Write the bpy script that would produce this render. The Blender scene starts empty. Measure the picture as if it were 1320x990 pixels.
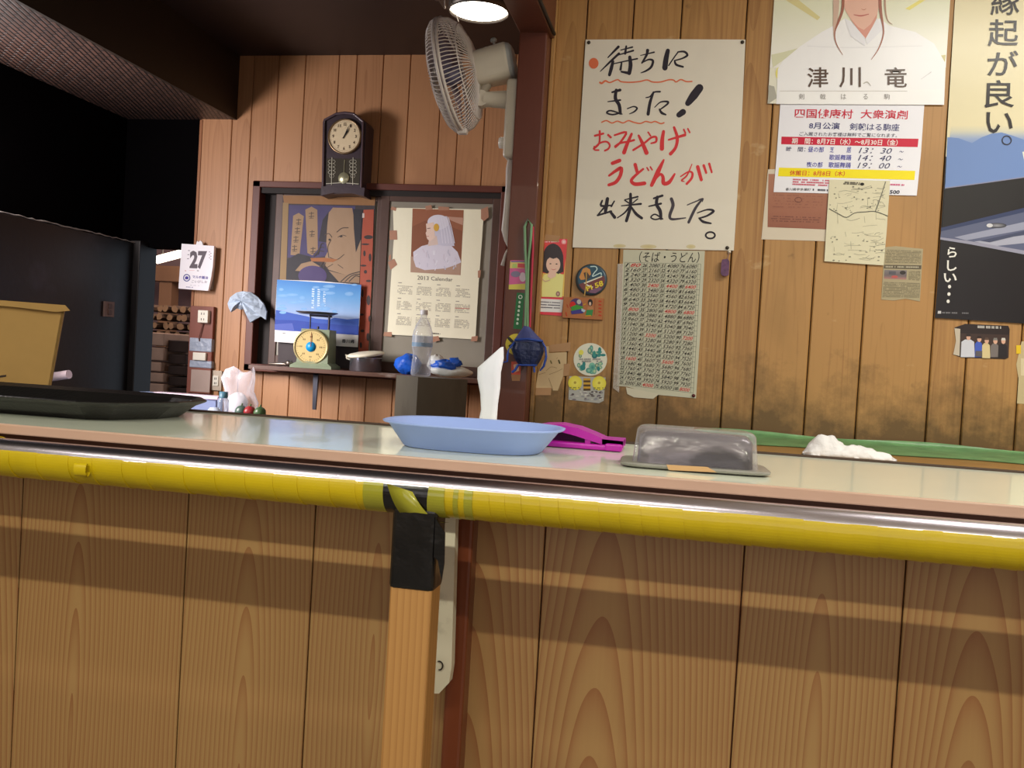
import bpy, bmesh, math, random
import numpy as np
from mathutils import Vector, Matrix
from mathutils.geometry import tessellate_polygon
random.seed(7)
SC = bpy.context.scene
COL = SC.collection
PI = math.pi

# ------------------------------------------------------------------ camera
FOC = 1200.0                                   # focal length in pixels of the 1320x990 frame
CAM = np.array([0.0, 0.0, 1.15])
def cam_axes(yaw, pitch, roll):
    cy, sy = math.cos(yaw), math.sin(yaw)
    f = np.array([-sy*math.cos(pitch), cy*math.cos(pitch), -math.sin(pitch)])
    r = np.array([cy, sy, 0.0]); u = np.cross(r, f)
    c, s = math.cos(roll), math.sin(roll)
    return c*r+s*u, -s*r+c*u, f
RGT, UPV, FWD = cam_axes(*[math.radians(a) for a in (11.1, 1.5, 3.36)])
cd = bpy.data.cameras.new('camera'); cam = bpy.data.objects.new('camera', cd); COL.objects.link(cam)
cd.sensor_fit = 'HORIZONTAL'; cd.sensor_width = 36.0; cd.lens = FOC/1320*36; cd.clip_start = 0.02
M = Matrix.Identity(4)
for i in range(3):
    M[i][0] = RGT[i]; M[i][1] = UPV[i]; M[i][2] = -FWD[i]; M[i][3] = CAM[i]
cam.matrix_world = M
SC.camera = cam

# ------------------------------------------------------------------ world, lights, exposure
SC.view_settings.view_transform = 'Standard'
SC.view_settings.look = 'None'
SC.view_settings.gamma = 1.0
SC.view_settings.use_curve_mapping = False
SC.view_settings.exposure = 0.0
w = bpy.data.worlds.new('world'); SC.world = w; w.use_nodes = True
w.node_tree.nodes['Background'].inputs[0].default_value = (0.75, 0.86, 1.0, 1)
w.node_tree.nodes['Background'].inputs[1].default_value = 0.6
def area(name, loc, target, sx, sy, power, color, spread=PI):
    l = bpy.data.lights.new(name, 'AREA'); l.shape = 'RECTANGLE'; l.size = sx; l.size_y = sy
    l.energy = power; l.color = color; l.spread = spread
    o = bpy.data.objects.new(name, l); COL.objects.link(o); o.location = loc
    d = Vector(target)-Vector(loc); o.rotation_euler = d.to_track_quat('-Z', 'Y').to_euler()
    return o
# fluorescent tube over the customers' side, an added soft fill from behind the camera, the kitchen's side
# window, and the open wood store
area('tube_light', (1.40, -0.38, 2.45), (1.40, -0.38, 0), 1.3, 0.045, 30, (1.0, 0.99, 0.78))
area('left_tube_light', (-1.05, -0.38, 2.45), (-1.05, -0.38, 0), 2.3, 0.045, 44, (1.0, 0.99, 0.78))
area('rail_highlight_light', (-1.0, 0.60, 2.5), (-1.0, 0.60, 0), 2.2, 0.06, 9, (1.0, 0.97, 0.86))  # added weak strip, only there to put a highlight on the steel rail
area('worktop_tube_light', (1.40, 1.75, 2.6), (1.40, 1.9, 0), 1.4, 0.05, 42, (1.0, 0.97, 0.88))
area('rear_fill_light', (0.6, -2.6, 1.7), (0.2, 3, 1.4), 4.5, 1.5, 32, (1.0, 0.87, 0.80))  # added unseen fill, lifts the ambient light from behind the camera
area('side_window_light', (-3.22, 3.38, 1.92), (-1.6, 4.5, 1.9), 0.40, 0.36, 25, (1.0, 0.90, 0.88))
area('low_wall_fill_light', (-3.2, 3.30, 1.45), (-1.9, 4.85, 0.85), 0.5, 0.4, 9, (1.0, 0.90, 0.88), 1.3)  # added fill that brightens the lower kitchen wall, no window of its own
area('store_daylight', (-3.5, 5.6, 2.05), (-4.0, 5.9, 0.9), 0.9, 0.8, 12, (1.0, 0.90, 0.82))
LAMP_EMIT = 13.0

# ------------------------------------------------------------------ pixel helpers: a point of the photo on a known plane
def ray(px, py):
    return (px-660)/FOC*RGT - (py-495)/FOC*UPV + FWD
def P(px, py, Y):
    d = ray(px, py); return CAM + d*(Y/d[1])
def PZ(px, py, Z):
    d = ray(px, py); return CAM + d*((Z-CAM[2])/d[2])
def PX(px, py, X):
    d = ray(px, py); return CAM + d*(X/d[0])

# ------------------------------------------------------------------ materials
def lin(c):
    return tuple((x/255/12.92 if x/255 <= 0.04045 else ((x/255+0.055)/1.055)**2.4) for x in c[:3])
MATS = {}
def _nt(name):
    m = bpy.data.materials.new(name); m.use_nodes = True
    nt = m.node_tree; return m, nt, nt.nodes['Principled BSDF'], nt.nodes, nt.links
def mat(name, col, rough=0.5, metal=0.0, var=0.08, vscale=8.0, bump=0.0, bscale=40.0, trans=0.0, alpha=1.0, emit=0.0, ior=1.45, coat=0.0, sheen=0.0, spec=0.5, spots=None, stretch=None):
    if name in MATS: return MATS[name]
    m, nt, b, N, L = _nt(name)
    b.inputs['Roughness'].default_value = rough; b.inputs['Metallic'].default_value = metal
    b.inputs['IOR'].default_value = ior; b.inputs['Specular IOR Level'].default_value = spec
    b.inputs['Transmission Weight'].default_value = trans; b.inputs['Alpha'].default_value = alpha
    b.inputs['Coat Weight'].default_value = coat; b.inputs['Sheen Weight'].default_value = sheen
    c = lin(col)
    tc = N.new('ShaderNodeTexCoord'); mp = N.new('ShaderNodeMapping')
    if stretch: mp.inputs['Scale'].default_value = stretch
    L.new(tc.outputs['Object'], mp.inputs['Vector'])
    nz = N.new('ShaderNodeTexNoise'); nz.inputs['Scale'].default_value = vscale; nz.inputs['Detail'].default_value = 4
    L.new(mp.outputs[0], nz.inputs['Vector'])
    mx = N.new('ShaderNodeMix'); mx.data_type = 'RGBA'
    mx.inputs['A'].default_value = (*[max(0, x*(1-var*2)) for x in c], 1)
    mx.inputs['B'].default_value = (*[min(1, x*(1+var*2)) for x in c], 1)
    L.new(nz.outputs['Fac'], mx.inputs['Factor'])
    out = mx.outputs['Result']
    if spots:                                   # stains with edges of their own: (colour, noise scale, threshold, amount)
        n2 = N.new('ShaderNodeTexNoise'); n2.inputs['Scale'].default_value = spots[1]; n2.inputs['Detail'].default_value = 6
        L.new(mp.outputs[0], n2.inputs['Vector'])
        rp = N.new('ShaderNodeMapRange'); rp.inputs['From Min'].default_value = spots[2]; rp.inputs['From Max'].default_value = spots[2]+0.12
        rp.inputs['To Max'].default_value = spots[3]
        L.new(n2.outputs['Fac'], rp.inputs['Value'])
        m2 = N.new('ShaderNodeMix'); m2.data_type = 'RGBA'; m2.inputs['B'].default_value = (*lin(spots[0]), 1)
        L.new(rp.outputs[0], m2.inputs['Factor']); L.new(out, m2.inputs['A']); out = m2.outputs['Result']
    L.new(out, b.inputs['Base Color'])
    if emit:
        b.inputs['Emission Color'].default_value = (*c, 1); b.inputs['Emission Strength'].default_value = emit
    if bump:
        n3 = N.new('ShaderNodeTexNoise'); n3.inputs['Scale'].default_value = bscale; n3.inputs['Detail'].default_value = 3
        L.new(mp.outputs[0], n3.inputs['Vector'])
        bp = N.new('ShaderNodeBump'); bp.inputs['Strength'].default_value = bump; bp.inputs['Distance'].default_value = 0.01
        L.new(n3.outputs['Fac'], bp.inputs['Height']); L.new(bp.outputs[0], b.inputs['Normal'])
    MATS[name] = m; return m

def print_mat(name, rough=0.55, bump=0.12, bscale=14.0):
    """printed paper: the ink colours are the mesh's colour attribute"""
    if name in MATS: return MATS[name]
    m, nt, b, N, L = _nt(name)
    a = N.new('ShaderNodeAttribute'); a.attribute_name = 'ink'
    L.new(a.outputs['Color'], b.inputs['Base Color']); b.inputs['Roughness'].default_value = rough
    b.inputs['Specular IOR Level'].default_value = 0.3
    tc = N.new('ShaderNodeTexCoord')
    nz = N.new('ShaderNodeTexNoise'); nz.inputs['Scale'].default_value = bscale; nz.inputs['Detail'].default_value = 2
    L.new(tc.outputs['Object'], nz.inputs['Vector'])
    bp = N.new('ShaderNodeBump'); bp.inputs['Strength'].default_value = bump; bp.inputs['Distance'].default_value = 0.02
    L.new(nz.outputs['Fac'], bp.inputs['Height']); L.new(bp.outputs[0], b.inputs['Normal'])
    MATS[name] = m; return m

def wood(name, base, dark, ring=0.0075, tilt=0.05, cut=0.004, contrast=0.6, rough=0.45, noise=0.006, tone=0.12, streak=0.25, stain=None, coat=0.0, grime=None):
    """flat-sawn board: growth rings cut by the board's face; UV = metres from the board's heart, board tone in 'tone'"""
    if name in MATS: return MATS[name]
    m, nt, b, N, L = _nt(name)
    def math_(op, a, bb=None, cc=None):
        n = N.new('ShaderNodeMath'); n.operation = op
        for i, v in enumerate((a, bb, cc)):
            if v is None: continue
            if isinstance(v, (int, float)): n.inputs[i].default_value = v
            else: L.new(v, n.inputs[i])
        return n.outputs[0]
    uv = N.new('ShaderNodeUVMap'); uv.uv_map = 'grain'
    sp = N.new('ShaderNodeSeparateXYZ'); L.new(uv.outputs[0], sp.inputs[0])
    mp = N.new('ShaderNodeMapping'); mp.inputs['Scale'].default_value = (5, 1.1, 1); L.new(uv.outputs[0], mp.inputs['Vector'])
    nz = N.new('ShaderNodeTexNoise'); nz.inputs['Scale'].default_value = 1.6; nz.inputs['Detail'].default_value = 0.6
    L.new(mp.outputs[0], nz.inputs['Vector'])
    nd = math_('MULTIPLY_ADD', nz.outputs['Fac'], noise*2, -noise)
    wv = math_('MULTIPLY_ADD', sp.outputs[1], tilt, cut)
    d = math_('SQRT', math_('ADD', math_('MULTIPLY', sp.outputs[0], sp.outputs[0]), math_('MULTIPLY', wv, wv)))
    d = math_('ADD', d, nd)
    fr = math_('FRACT', math_('DIVIDE', d, ring))
    k = math_('POWER', fr, 2.2)                         # slow early wood, sharp late-wood edge
    mp2 = N.new('ShaderNodeMapping'); mp2.inputs['Scale'].default_value = (120, 3.0, 1); L.new(uv.outputs[0], mp2.inputs['Vector'])
    n2 = N.new('ShaderNodeTexNoise'); n2.inputs['Scale'].default_value = 1.0; n2.inputs['Detail'].default_value = 4
    L.new(mp2.outputs[0], n2.inputs['Vector'])
    fac = math_('MULTIPLY', k, contrast)
    fac = math_('MULTIPLY_ADD', math_('SUBTRACT', n2.outputs['Fac'], 0.5), streak, fac)
    tn = N.new('ShaderNodeAttribute'); tn.attribute_name = 'tone'
    fac = math_('MULTIPLY_ADD', math_('SUBTRACT', tn.outputs['Fac'], 0.5), tone*2, fac)
    mx = N.new('ShaderNodeMix'); mx.data_type = 'RGBA'; mx.clamp_factor = True
    mx.inputs['A'].default_value = (*lin(base), 1); mx.inputs['B'].default_value = (*lin(dark), 1)
    L.new(fac, mx.inputs['Factor']); out = mx.outputs['Result']
    if stain:
        tc = N.new('ShaderNodeTexCoord')
        for (colr, scl, thr, amt, st) in stain:
            mp3 = N.new('ShaderNodeMapping'); mp3.inputs['Scale'].default_value = st; L.new(tc.outputs['Object'], mp3.inputs['Vector'])
            n4 = N.new('ShaderNodeTexNoise'); n4.inputs['Scale'].default_value = scl; n4.inputs['Detail'].default_value = 7
            L.new(mp3.outputs[0], n4.inputs['Vector'])
            rp = N.new('ShaderNodeMapRange'); rp.inputs['From Min'].default_value = thr; rp.inputs['From Max'].default_value = thr+0.1; rp.inputs['To Max'].default_value = amt
            L.new(n4.outputs['Fac'], rp.inputs['Value'])
            m2 = N.new('ShaderNodeMix'); m2.data_type = 'RGBA'; m2.inputs['B'].default_value = (*lin(colr), 1)
            L.new(rp.outputs[0], m2.inputs['Factor']); L.new(out, m2.inputs['A']); out = m2.outputs['Result']
    if grime:                                   # greasy splashes low on the wall: (colour, height where they end, amount)
        tc = N.new('ShaderNodeTexCoord'); s3 = N.new('ShaderNodeSeparateXYZ'); L.new(tc.outputs['Object'], s3.inputs[0])
        n5 = N.new('ShaderNodeTexNoise'); n5.inputs['Scale'].default_value = 7.0; n5.inputs['Detail'].default_value = 8; n5.inputs['Roughness'].default_value = 0.7
        L.new(tc.outputs['Object'], n5.inputs['Vector'])
        hz = math_('MULTIPLY_ADD', s3.outputs[2], -1.6, grime[1]*1.6)
        gf = N.new('ShaderNodeMapRange'); gf.inputs['From Min'].default_value = 0.42; gf.inputs['From Max'].default_value = 0.72; gf.inputs['To Max'].default_value = grime[2]
        L.new(math_('ADD', n5.outputs['Fac'], hz), gf.inputs['Value'])
        m3 = N.new('ShaderNodeMix'); m3.data_type = 'RGBA'; m3.inputs['B'].default_value = (*lin(grime[0]), 1)
        L.new(gf.outputs[0], m3.inputs['Factor']); L.new(out, m3.inputs['A']); out = m3.outputs['Result']
    L.new(out, b.inputs['Base Color']); b.inputs['Roughness'].default_value = rough
    b.inputs['Coat Weight'].default_value = coat; b.inputs['Coat Roughness'].default_value = 0.25
    MATS[name] = m; return m

# ------------------------------------------------------------------ object helpers
def tag(o, label=None, cat=None, group=None, kind=None):
    if label: o['label'] = label
    if cat: o['category'] = cat
    if group: o['group'] = group
    if kind: o['kind'] = kind
    return o
def thing(name, loc, label, cat, group=None):
    o = bpy.data.objects.new(name, None); COL.objects.link(o); o.location = Vector([float(v) for v in loc])
    o.empty_display_size = 0.05
    return tag(o, label, cat, group)
def world_loc(o):
    v = Vector((0, 0, 0))
    while o is not None:
        v = v + Vector(o.location); o = o.parent
    return v

class MB:
    """collects shapes in world metres and links them as ONE mesh object"""
    def __init__(s): s.v = []; s.f = []; s.m = []; s.s = []; s.T = None; s.mi = 0
    def add(s, vs, fs, smooth=False):
        b = len(s.v)
        for p in vs:
            p = Vector([float(c) for c in p])
            s.v.append(s.T @ p if s.T is not None else p)
        for f in fs:
            s.f.append([i+b for i in f]); s.m.append(s.mi); s.s.append(smooth)
        return s
    def box(s, lo, hi, bev=0.0, seg=2, rot=None):
        lo = Vector([float(c) for c in lo]); hi = Vector([float(c) for c in hi]); c = (lo+hi)/2; d = hi-lo
        bm = bmesh.new(); bmesh.ops.create_cube(bm, size=1.0)
        bmesh.ops.scale(bm, vec=d, verts=bm.verts)
        if bev > 0:
            bmesh.ops.bevel(bm, geom=bm.edges[:], offset=min(bev, min(d)*0.49), segments=seg, profile=0.5, affect='EDGES')
        R = rot.to_matrix() if hasattr(rot, 'to_matrix') else (rot if rot is not None else Matrix.Identity(3))
        bm.verts.index_update()
        s.add([c + R @ v.co for v in bm.verts], [[v.index for v in f.verts] for f in bm.faces], smooth=False); bm.free()
        return s
    def ring_loft(s, rings, cap0=True, cap1=True, smooth=True, closed=True):
        n = len(rings[0]); vs = [p for r in rings for p in r]; fs = []
        for k in range(len(rings)-1):
            for i in range(n if closed else n-1):
                j = (i+1) % n; fs.append([k*n+i, k*n+j, (k+1)*n+j, (k+1)*n+i])
        s.add(vs, fs, smooth)
        if cap0: s.add(rings[0], [list(range(n))[::-1]])
        if cap1: s.add(rings[-1], [list(range(n))])
        return s
    def tube(s, path, r, n=10, caps=True):
        path = [Vector([float(c) for c in p]) for p in path]; rs = r if isinstance(r, (list, tuple)) else [r]*len(path)
        rings = []; ref = None
        for i, p in enumerate(path):
            t = (path[min(i+1, len(path)-1)]-path[max(i-1, 0)]).normalized()
            if ref is None: ref = Vector((0, 0, 1)) if abs(t.z) < 0.9 else Vector((1, 0, 0))
            a = (ref - t*ref.dot(t)).normalized(); b = t.cross(a); ref = a
            rings.append([p + (a*math.cos(2*PI*k/n)+b*math.sin(2*PI*k/n))*rs[i] for k in range(n)])
        return s.ring_loft(rings, caps, caps)
    def lathe(s, prof, c, n=32, axis=(0, 0, 1), caps=True, smooth=True):
        ax = Vector(axis).normalized(); ref = Vector((1, 0, 0)) if abs(ax.x) < 0.9 else Vector((0, 1, 0))
        a = (ref-ax*ref.dot(ax)).normalized(); b = ax.cross(a); c = Vector([float(x) for x in c])
        rings = [[c + ax*z + (a*math.cos(2*PI*k/n)+b*math.sin(2*PI*k/n))*max(r, 1e-5) for k in range(n)] for r, z in prof]
        return s.ring_loft(rings, caps, caps, smooth)
    def prism(s, poly, y0, y1):
        """poly of (x, z) extruded along y"""
        tri = tessellate_polygon([[Vector((p[0], p[1], 0)) for p in poly]]); n = len(poly)
        vs = [(p[0], y0, p[1]) for p in poly]+[(p[0], y1, p[1]) for p in poly]
        fs = [list(t) for t in tri]+[[i+n for i in t][::-1] for t in tri]+[[i, (i+1) % n, (i+1) % n+n, i+n] for i in range(n)]
        return s.add(vs, fs)
    def prism_px(s, poly, Y, y1):
        return s.prism([(q[0], q[2]) for q in (P(a, b, Y) for a, b in poly)], Y, y1)
    def prism_z(s, poly, z0, z1):
        tri = tessellate_polygon([[Vector((p[0], p[1], 0)) for p in poly]]); n = len(poly)
        vs = [(p[0], p[1], z0) for p in poly]+[(p[0], p[1], z1) for p in poly]
        fs = [list(t)[::-1] for t in tri]+[[i+n for i in t] for t in tri]+[[i, (i+1) % n, (i+1) % n+n, i+n] for i in range(n)]
        return s.add(vs, fs)
    def ball(s, c, r, n=14, scale=(1, 1, 1), rough=0.0, seed=0):
        rnd = random.Random(seed); m = n//2+1; rings = []
        c = Vector([float(x) for x in c])
        ph = [rnd.uniform(0, 6.28) for _ in range(6)]
        for i in range(m+1):
            t = PI*i/m
            ring = []
            for k in range(n):
                a = 2*PI*k/n
                rr = r*(1+rough*(math.sin(3*a+ph[0]+2*t)+0.7*math.sin(5*a+ph[1]-3*t)+0.6*math.sin(7*t+ph[2]+a))/2)
                st = max(math.sin(t), 1e-3)
                ring.append(c+Vector((rr*st*math.cos(a)*scale[0], rr*st*math.sin(a)*scale[1], -rr*math.cos(t)*scale[2])))
            rings.append(ring)
        return s.ring_loft(rings)
    def build(s, name, mats, parent=None, loc=None, recalc=True):
        if not isinstance(mats, (list, tuple)): mats = [mats]
        if parent is not None: org = world_loc(parent); oloc = Vector((0, 0, 0))
        else:
            if loc is None:
                a = np.array([tuple(v) for v in s.v]); lo = a.min(0); hi = a.max(0)
                loc = ((lo[0]+hi[0])/2, (lo[1]+hi[1])/2, lo[2])
            org = Vector([float(c) for c in loc]); oloc = org
        me = bpy.data.meshes.new(name)
        me.from_pydata([tuple(v-org) for v in s.v], [], s.f)
        for mm in mats: me.materials.append(mm)
        me.polygons.foreach_set('material_index', s.m); me.polygons.foreach_set('use_smooth', s.s)
        if recalc:
            bm = bmesh.new(); bm.from_mesh(me); bmesh.ops.recalc_face_normals(bm, faces=bm.faces); bm.to_mesh(me); bm.free()
        me.update()
        o = bpy.data.objects.new(name, me); COL.objects.link(o); o.location = oloc
        if parent is not None: o.parent = parent
        return o

def boards(name, x0, z0, x1, z1, Y, edges, heart=None, depth=0.012, gap=0.0035, mats=None, axis='x', flip=1, back=True, seed=1, chamfer=0.003):
    """a wall of upright boards with V-grooves between them as ONE mesh; axis 'x' faces -Y, axis 'y' runs along Y and faces +-X"""
    rnd = random.Random(seed)
    vs, fs, uvs, tones, mi = [], [], [], [], []
    es = [x0]+[e for e in sorted(edges) if x0 < e < x1]+[x1]
    def pt(u, d, z): return (u, Y+d, z) if axis == 'x' else (Y+flip*d, u, z)
    for i in range(len(es)-1):
        a, b = es[i]+gap/2, es[i+1]-gap/2
        if b-a < 0.004: continue
        h = heart(i, a, b, rnd) if heart else a+(b-a)*rnd.uniform(0.2, 0.8)
        off = rnd.uniform(-0.9, 0.6); tn = rnd.random()
        k = len(vs); c = chamfer
        vs += [pt(a, depth, z0), pt(a, c, z0), pt(a+c, 0, z0), pt(b-c, 0, z0), pt(b, c, z0), pt(b, depth, z0)]
        vs += [pt(a, depth, z1), pt(a, c, z1), pt(a+c, 0, z1), pt(b-c, 0, z1), pt(b, c, z1), pt(b, depth, z1)]
        us = [a, a, a+c, b-c, b, b]
        for q in range(5):
            fs.append([k+q, k+q+1, k+q+7, k+q+6]); mi.append(0)
            uvs += [(us[q]-h, z0+off), (us[q+1]-h, z0+off), (us[q+1]-h, z1+off), (us[q]-h, z1+off)]; tones += [tn]*4
    if back:
        k = len(vs); t = depth+0.03
        vs += [pt(x0, depth, z0), pt(x1, depth, z0), pt(x1, depth, z1), pt(x0, depth, z1), pt(x0, t, z0), pt(x1, t, z0), pt(x1, t, z1), pt(x0, t, z1)]
        for f in ([0, 1, 2, 3], [4, 7, 6, 5], [0, 4, 5, 1], [3, 2, 6, 7], [0, 3, 7, 4], [1, 5, 6, 2]):
            fs.append([k+j for j in f]); mi.append(1); uvs += [(0.3, 0.0)]*4; tones += [0.5]*4
    me = bpy.data.meshes.new(name); me.from_pydata([tuple(float(c) for c in v) for v in vs], [], fs)
    ul = me.uv_layers.new(name='grain'); ul.data.foreach_set('uv', [c for u in uvs for c in u])
    at = me.attributes.new('tone', 'FLOAT', 'CORNER'); at.data.foreach_set('value', tones)
    for mm in mats: me.materials.append(mm)
    me.polygons.foreach_set('material_index', mi); me.update()
    o = bpy.data.objects.new(name, me); COL.objects.link(o); return o

def wood_uv(o, along='z', heart=(0.0, 0.0), tone=0.5, off=0.0):
    """grain coordinates for a loose piece of timber"""
    me = o.data; me.uv_layers.new(name='grain'); me.attributes.new('tone', 'FLOAT', 'CORNER'); ul = me.uv_layers['grain']; at = me.attributes['tone']
    for p in me.polygons:
        for li in p.loop_indices:
            c = me.vertices[me.loops[li].vertex_index].co
            l, q, r = {'z': (c.z, c.x, c.y), 'x': (c.x, c.y, c.z), 'y': (c.y, c.x, c.z)}[along]
            ul.data[li].uv = (q+r*0.7+heart[0], l+off); at.data[li].value = tone
    return o

# ------------------------------------------------------------------ printed sheets
TXT = {}
def text_geo(body, bold=0.0, shear=0.0):
    key = (body, bold, shear)
    if key in TXT: return TXT[key]
    c = bpy.data.curves.new('lettering', 'FONT'); c.body = body; c.offset = bold; c.shear = shear; c.resolution_u = 2
    o = bpy.data.objects.new('lettering', c); COL.objects.link(o)
    dg = bpy.context.evaluated_depsgraph_get(); dg.update()
    ev = o.evaluated_get(dg); me = ev.to_mesh()
    vs = np.array([(v.co.x, v.co.y) for v in me.vertices]); fs = [list(p.vertices) for p in me.polygons]
    ev.to_mesh_clear(); bpy.data.objects.remove(o); bpy.data.curves.remove(c)
    lo, hi = vs.min(0), vs.max(0); vs = (vs-lo)/np.maximum(hi-lo, 1e-6)
    TXT[key] = (vs, fs); return TXT[key]

class Sheet:
    """a flat printed thing on the plane y = Y; shapes are given where the photo shows them"""
    STEP = 0.0004
    def __init__(s, Y, ox=0.0, oy=0.0, k=1.0):
        s.Y = Y; s.v = []; s.f = []; s.c = []; s.o = (ox, oy, k); s.n = 0
    def crop(s, ox, oy, k): s.o = (ox, oy, k); return s
    def px(s, p): return (s.o[0]+p[0]*s.o[2], s.o[1]+p[1]*s.o[2])
    def pt(s, p, layer):
        q = s.px(p); return P(q[0], q[1], s.Y-layer*s.STEP-(s.n % 110)*3e-6 if layer else s.Y)
    def face(s, pts, cols, layer):
        s.n += 1; b = len(s.v); s.v += [s.pt(p, layer) for p in pts]; s.f.append(list(range(b, b+len(pts))))
        for c in (cols if isinstance(cols, list) else [cols]*len(pts)): s.c.append(lin(c))
    def base(s, pts, col, thick=0.001, cols=None):
        """the sheet itself, with real thickness"""
        n = len(pts); f = [s.pt(p, 0) for p in pts]; bk = [q+np.array([0, thick, 0]) for q in f]
        cs = cols if cols else [col]*n
        tri = tessellate_polygon([[Vector((q[0], q[2], 0)) for q in f]])
        for t in tri:
            b = len(s.v); s.v += [f[i] for i in t]; s.f.append([b, b+1, b+2]); s.c += [lin(cs[i]) for i in t]
            b = len(s.v); s.v += [bk[i] for i in t]; s.f.append([b+2, b+1, b]); s.c += [lin(cs[i]) for i in t]
        for i in range(n):
            j = (i+1) % n; b = len(s.v); s.v += [f[i], f[j], bk[j], bk[i]]; s.f.append([b, b+1, b+2, b+3]); s.c += [lin(cs[i])]*4
        return s
    def poly(s, pts, col, layer=1):
        tri = tessellate_polygon([[Vector((p[0], p[1], 0)) for p in pts]]); s.n += 1; n0 = s.n
        for t in tri: s.n = n0-1; s.face([pts[i] for i in t], col if not isinstance(col, list) else [col[i] for i in t], layer)
        return s
    def grid(s, q, stops, layer=1, n=24):
        """quad q (TL, TR, BR, BL) shaded top to bottom through colour stops [(t, colour), ...]"""
        def lerp(a, b, t): return (a[0]+(b[0]-a[0])*t, a[1]+(b[1]-a[1])*t)
        def colr(t):
            for (t0, c0), (t1, c1) in zip(stops, stops[1:]):
                if t <= t1: u = (t-t0)/max(t1-t0, 1e-6); return tuple(c0[i]+(c1[i]-c0[i])*u for i in range(3))
            return stops[-1][1]
        for i in range(n):
            t0, t1 = i/n, (i+1)/n; s.n = 0
            s.face([lerp(q[0], q[3], t0), lerp(q[1], q[2], t0), lerp(q[1], q[2], t1), lerp(q[0], q[3], t1)], [colr(t0), colr(t0), colr(t1), colr(t1)], layer)
        return s
    def ellipse(s, c, rx, ry, col, layer=1, rot=0.0, n=28, col2=None):
        pts = []
        for i in range(n):
            a = 2*PI*i/n; x, y = rx*math.cos(a), ry*math.sin(a)
            pts.append((c[0]+x*math.cos(rot)-y*math.sin(rot), c[1]+x*math.sin(rot)+y*math.cos(rot)))
        s.n += 1; n0 = s.n
        for i in range(n): s.n = n0-1; s.face([c, pts[i], pts[(i+1) % n]], [col2 or col, col, col], layer)
        return s
    def ring(s, c, rx, ry, w, col, layer=1, n=28):
        for i in range(n):
            a, b = 2*PI*i/n, 2*PI*(i+1)/n
            f = lambda t, k: (c[0]+(rx-k)*math.cos(t), c[1]+(ry-k)*math.sin(t))
            s.face([f(a, 0), f(b, 0), f(b, w), f(a, w)], col, layer)
        return s
    def stroke(s, pts, w, col, layer=1, sm=4, taper=True):
        """one brush stroke through pts, width w or a list of widths"""
        ws = list(w) if isinstance(w, (list, tuple)) else [w]*len(pts)
        if len(pts) > 2 and sm > 1:
            Q, W = [], []
            for i in range(len(pts)-1):
                p0 = pts[max(i-1, 0)]; p1 = pts[i]; p2 = pts[i+1]; p3 = pts[min(i+2, len(pts)-1)]
                for k in range(sm):
                    t = k/sm
                    Q.append(tuple(0.5*(2*p1[j]+(p2[j]-p0[j])*t+(2*p0[j]-5*p1[j]+4*p2[j]-p3[j])*t*t+(3*p1[j]-p0[j]-3*p2[j]+p3[j])*t**3) for j in (0, 1)))
                    W.append(ws[i]+(ws[i+1]-ws[i])*t)
            Q.append(pts[-1]); W.append(ws[-1]); pts, ws = Q, W
        L, R = [], []
        for i, p in enumerate(pts):
            a = pts[max(i-1, 0)]; b = pts[min(i+1, len(pts)-1)]
            dx, dy = b[0]-a[0], b[1]-a[1]; l = math.hypot(dx, dy) or 1; nx, ny = -dy/l, dx/l; h = ws[i]/2
            L.append((p[0]+nx*h, p[1]+ny*h)); R.append((p[0]-nx*h, p[1]-ny*h))
        for i in range(len(pts)-1): s.face([L[i], L[i+1], R[i+1], R[i]], col, layer)
        if taper:
            for i in (0, len(pts)-1): s.ellipse(pts[i], ws[i]/2, ws[i]/2, col, layer, n=10)
        return s
    def text(s, body, q, col, layer=1, bold=0.0, shear=0.0):
        """lettering stretched over the quad q (TL, TR, BR, BL)"""
        vs, fs = text_geo(body, bold, shear)
        if len(q) == 2:
            (x0, y0), (x1, y1) = q; q = [(x0, y0), (x1, y0), (x1, y1), (x0, y1)]
        b = len(s.v); s.n += 1
        for u, v in vs:
            x = (1-u)*((1-v)*q[3][0]+v*q[0][0])+u*((1-v)*q[2][0]+v*q[1][0])
            y = (1-u)*((1-v)*q[3][1]+v*q[0][1])+u*((1-v)*q[2][1]+v*q[1][1])
            s.v.append(s.pt((x, y), layer))
        for f in fs:
            s.f.append([i+b for i in f])
        s.c += [lin(col)]*len(vs)
        return s
    def dashes(s, q, rows, col, layer=1, fill=0.8, seed=0, h=0.45, step=0.03):
        """rows of unreadable small print"""
        rnd = random.Random(seed)
        def at(u, v):
            return ((1-u)*((1-v)*q[0][0]+v*q[3][0])+u*((1-v)*q[1][0]+v*q[2][0]), (1-u)*((1-v)*q[0][1]+v*q[3][1])+u*((1-v)*q[1][1]+v*q[2][1]))
        for r in range(rows):
            u = 0.0
            while u < 1.0:
                du = step*rnd.uniform(0.5, 1.3)
                if rnd.random() < fill:
                    v0 = (r+0.5-h/2)/rows; v1 = (r+0.5+h/2)/rows; u1 = min(u+du*0.8, 1)
                    s.face([at(u, v0), at(u1, v0), at(u1, v1), at(u, v1)], col, layer)
                u += du
        return s
    def build(s, name, m, parent=None):
        a = np.array(s.v); lo, hi = a.min(0), a.max(0)
        if parent is None: org = Vector((float(lo[0]+hi[0])/2, float(hi[1]), float(lo[2]))); loc = org
        else: org = world_loc(parent); loc = Vector((0, 0, 0))
        me = bpy.data.meshes.new(name)
        me.from_pydata([(float(v[0])-org.x, float(v[1])-org.y, float(v[2])-org.z) for v in s.v], [], s.f)
        at = me.attributes.new('ink', 'FLOAT_COLOR', 'POINT')
        at.data.foreach_set('color', [x for c in s.c for x in (*c, 1.0)])
        me.materials.append(m); me.update()
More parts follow.
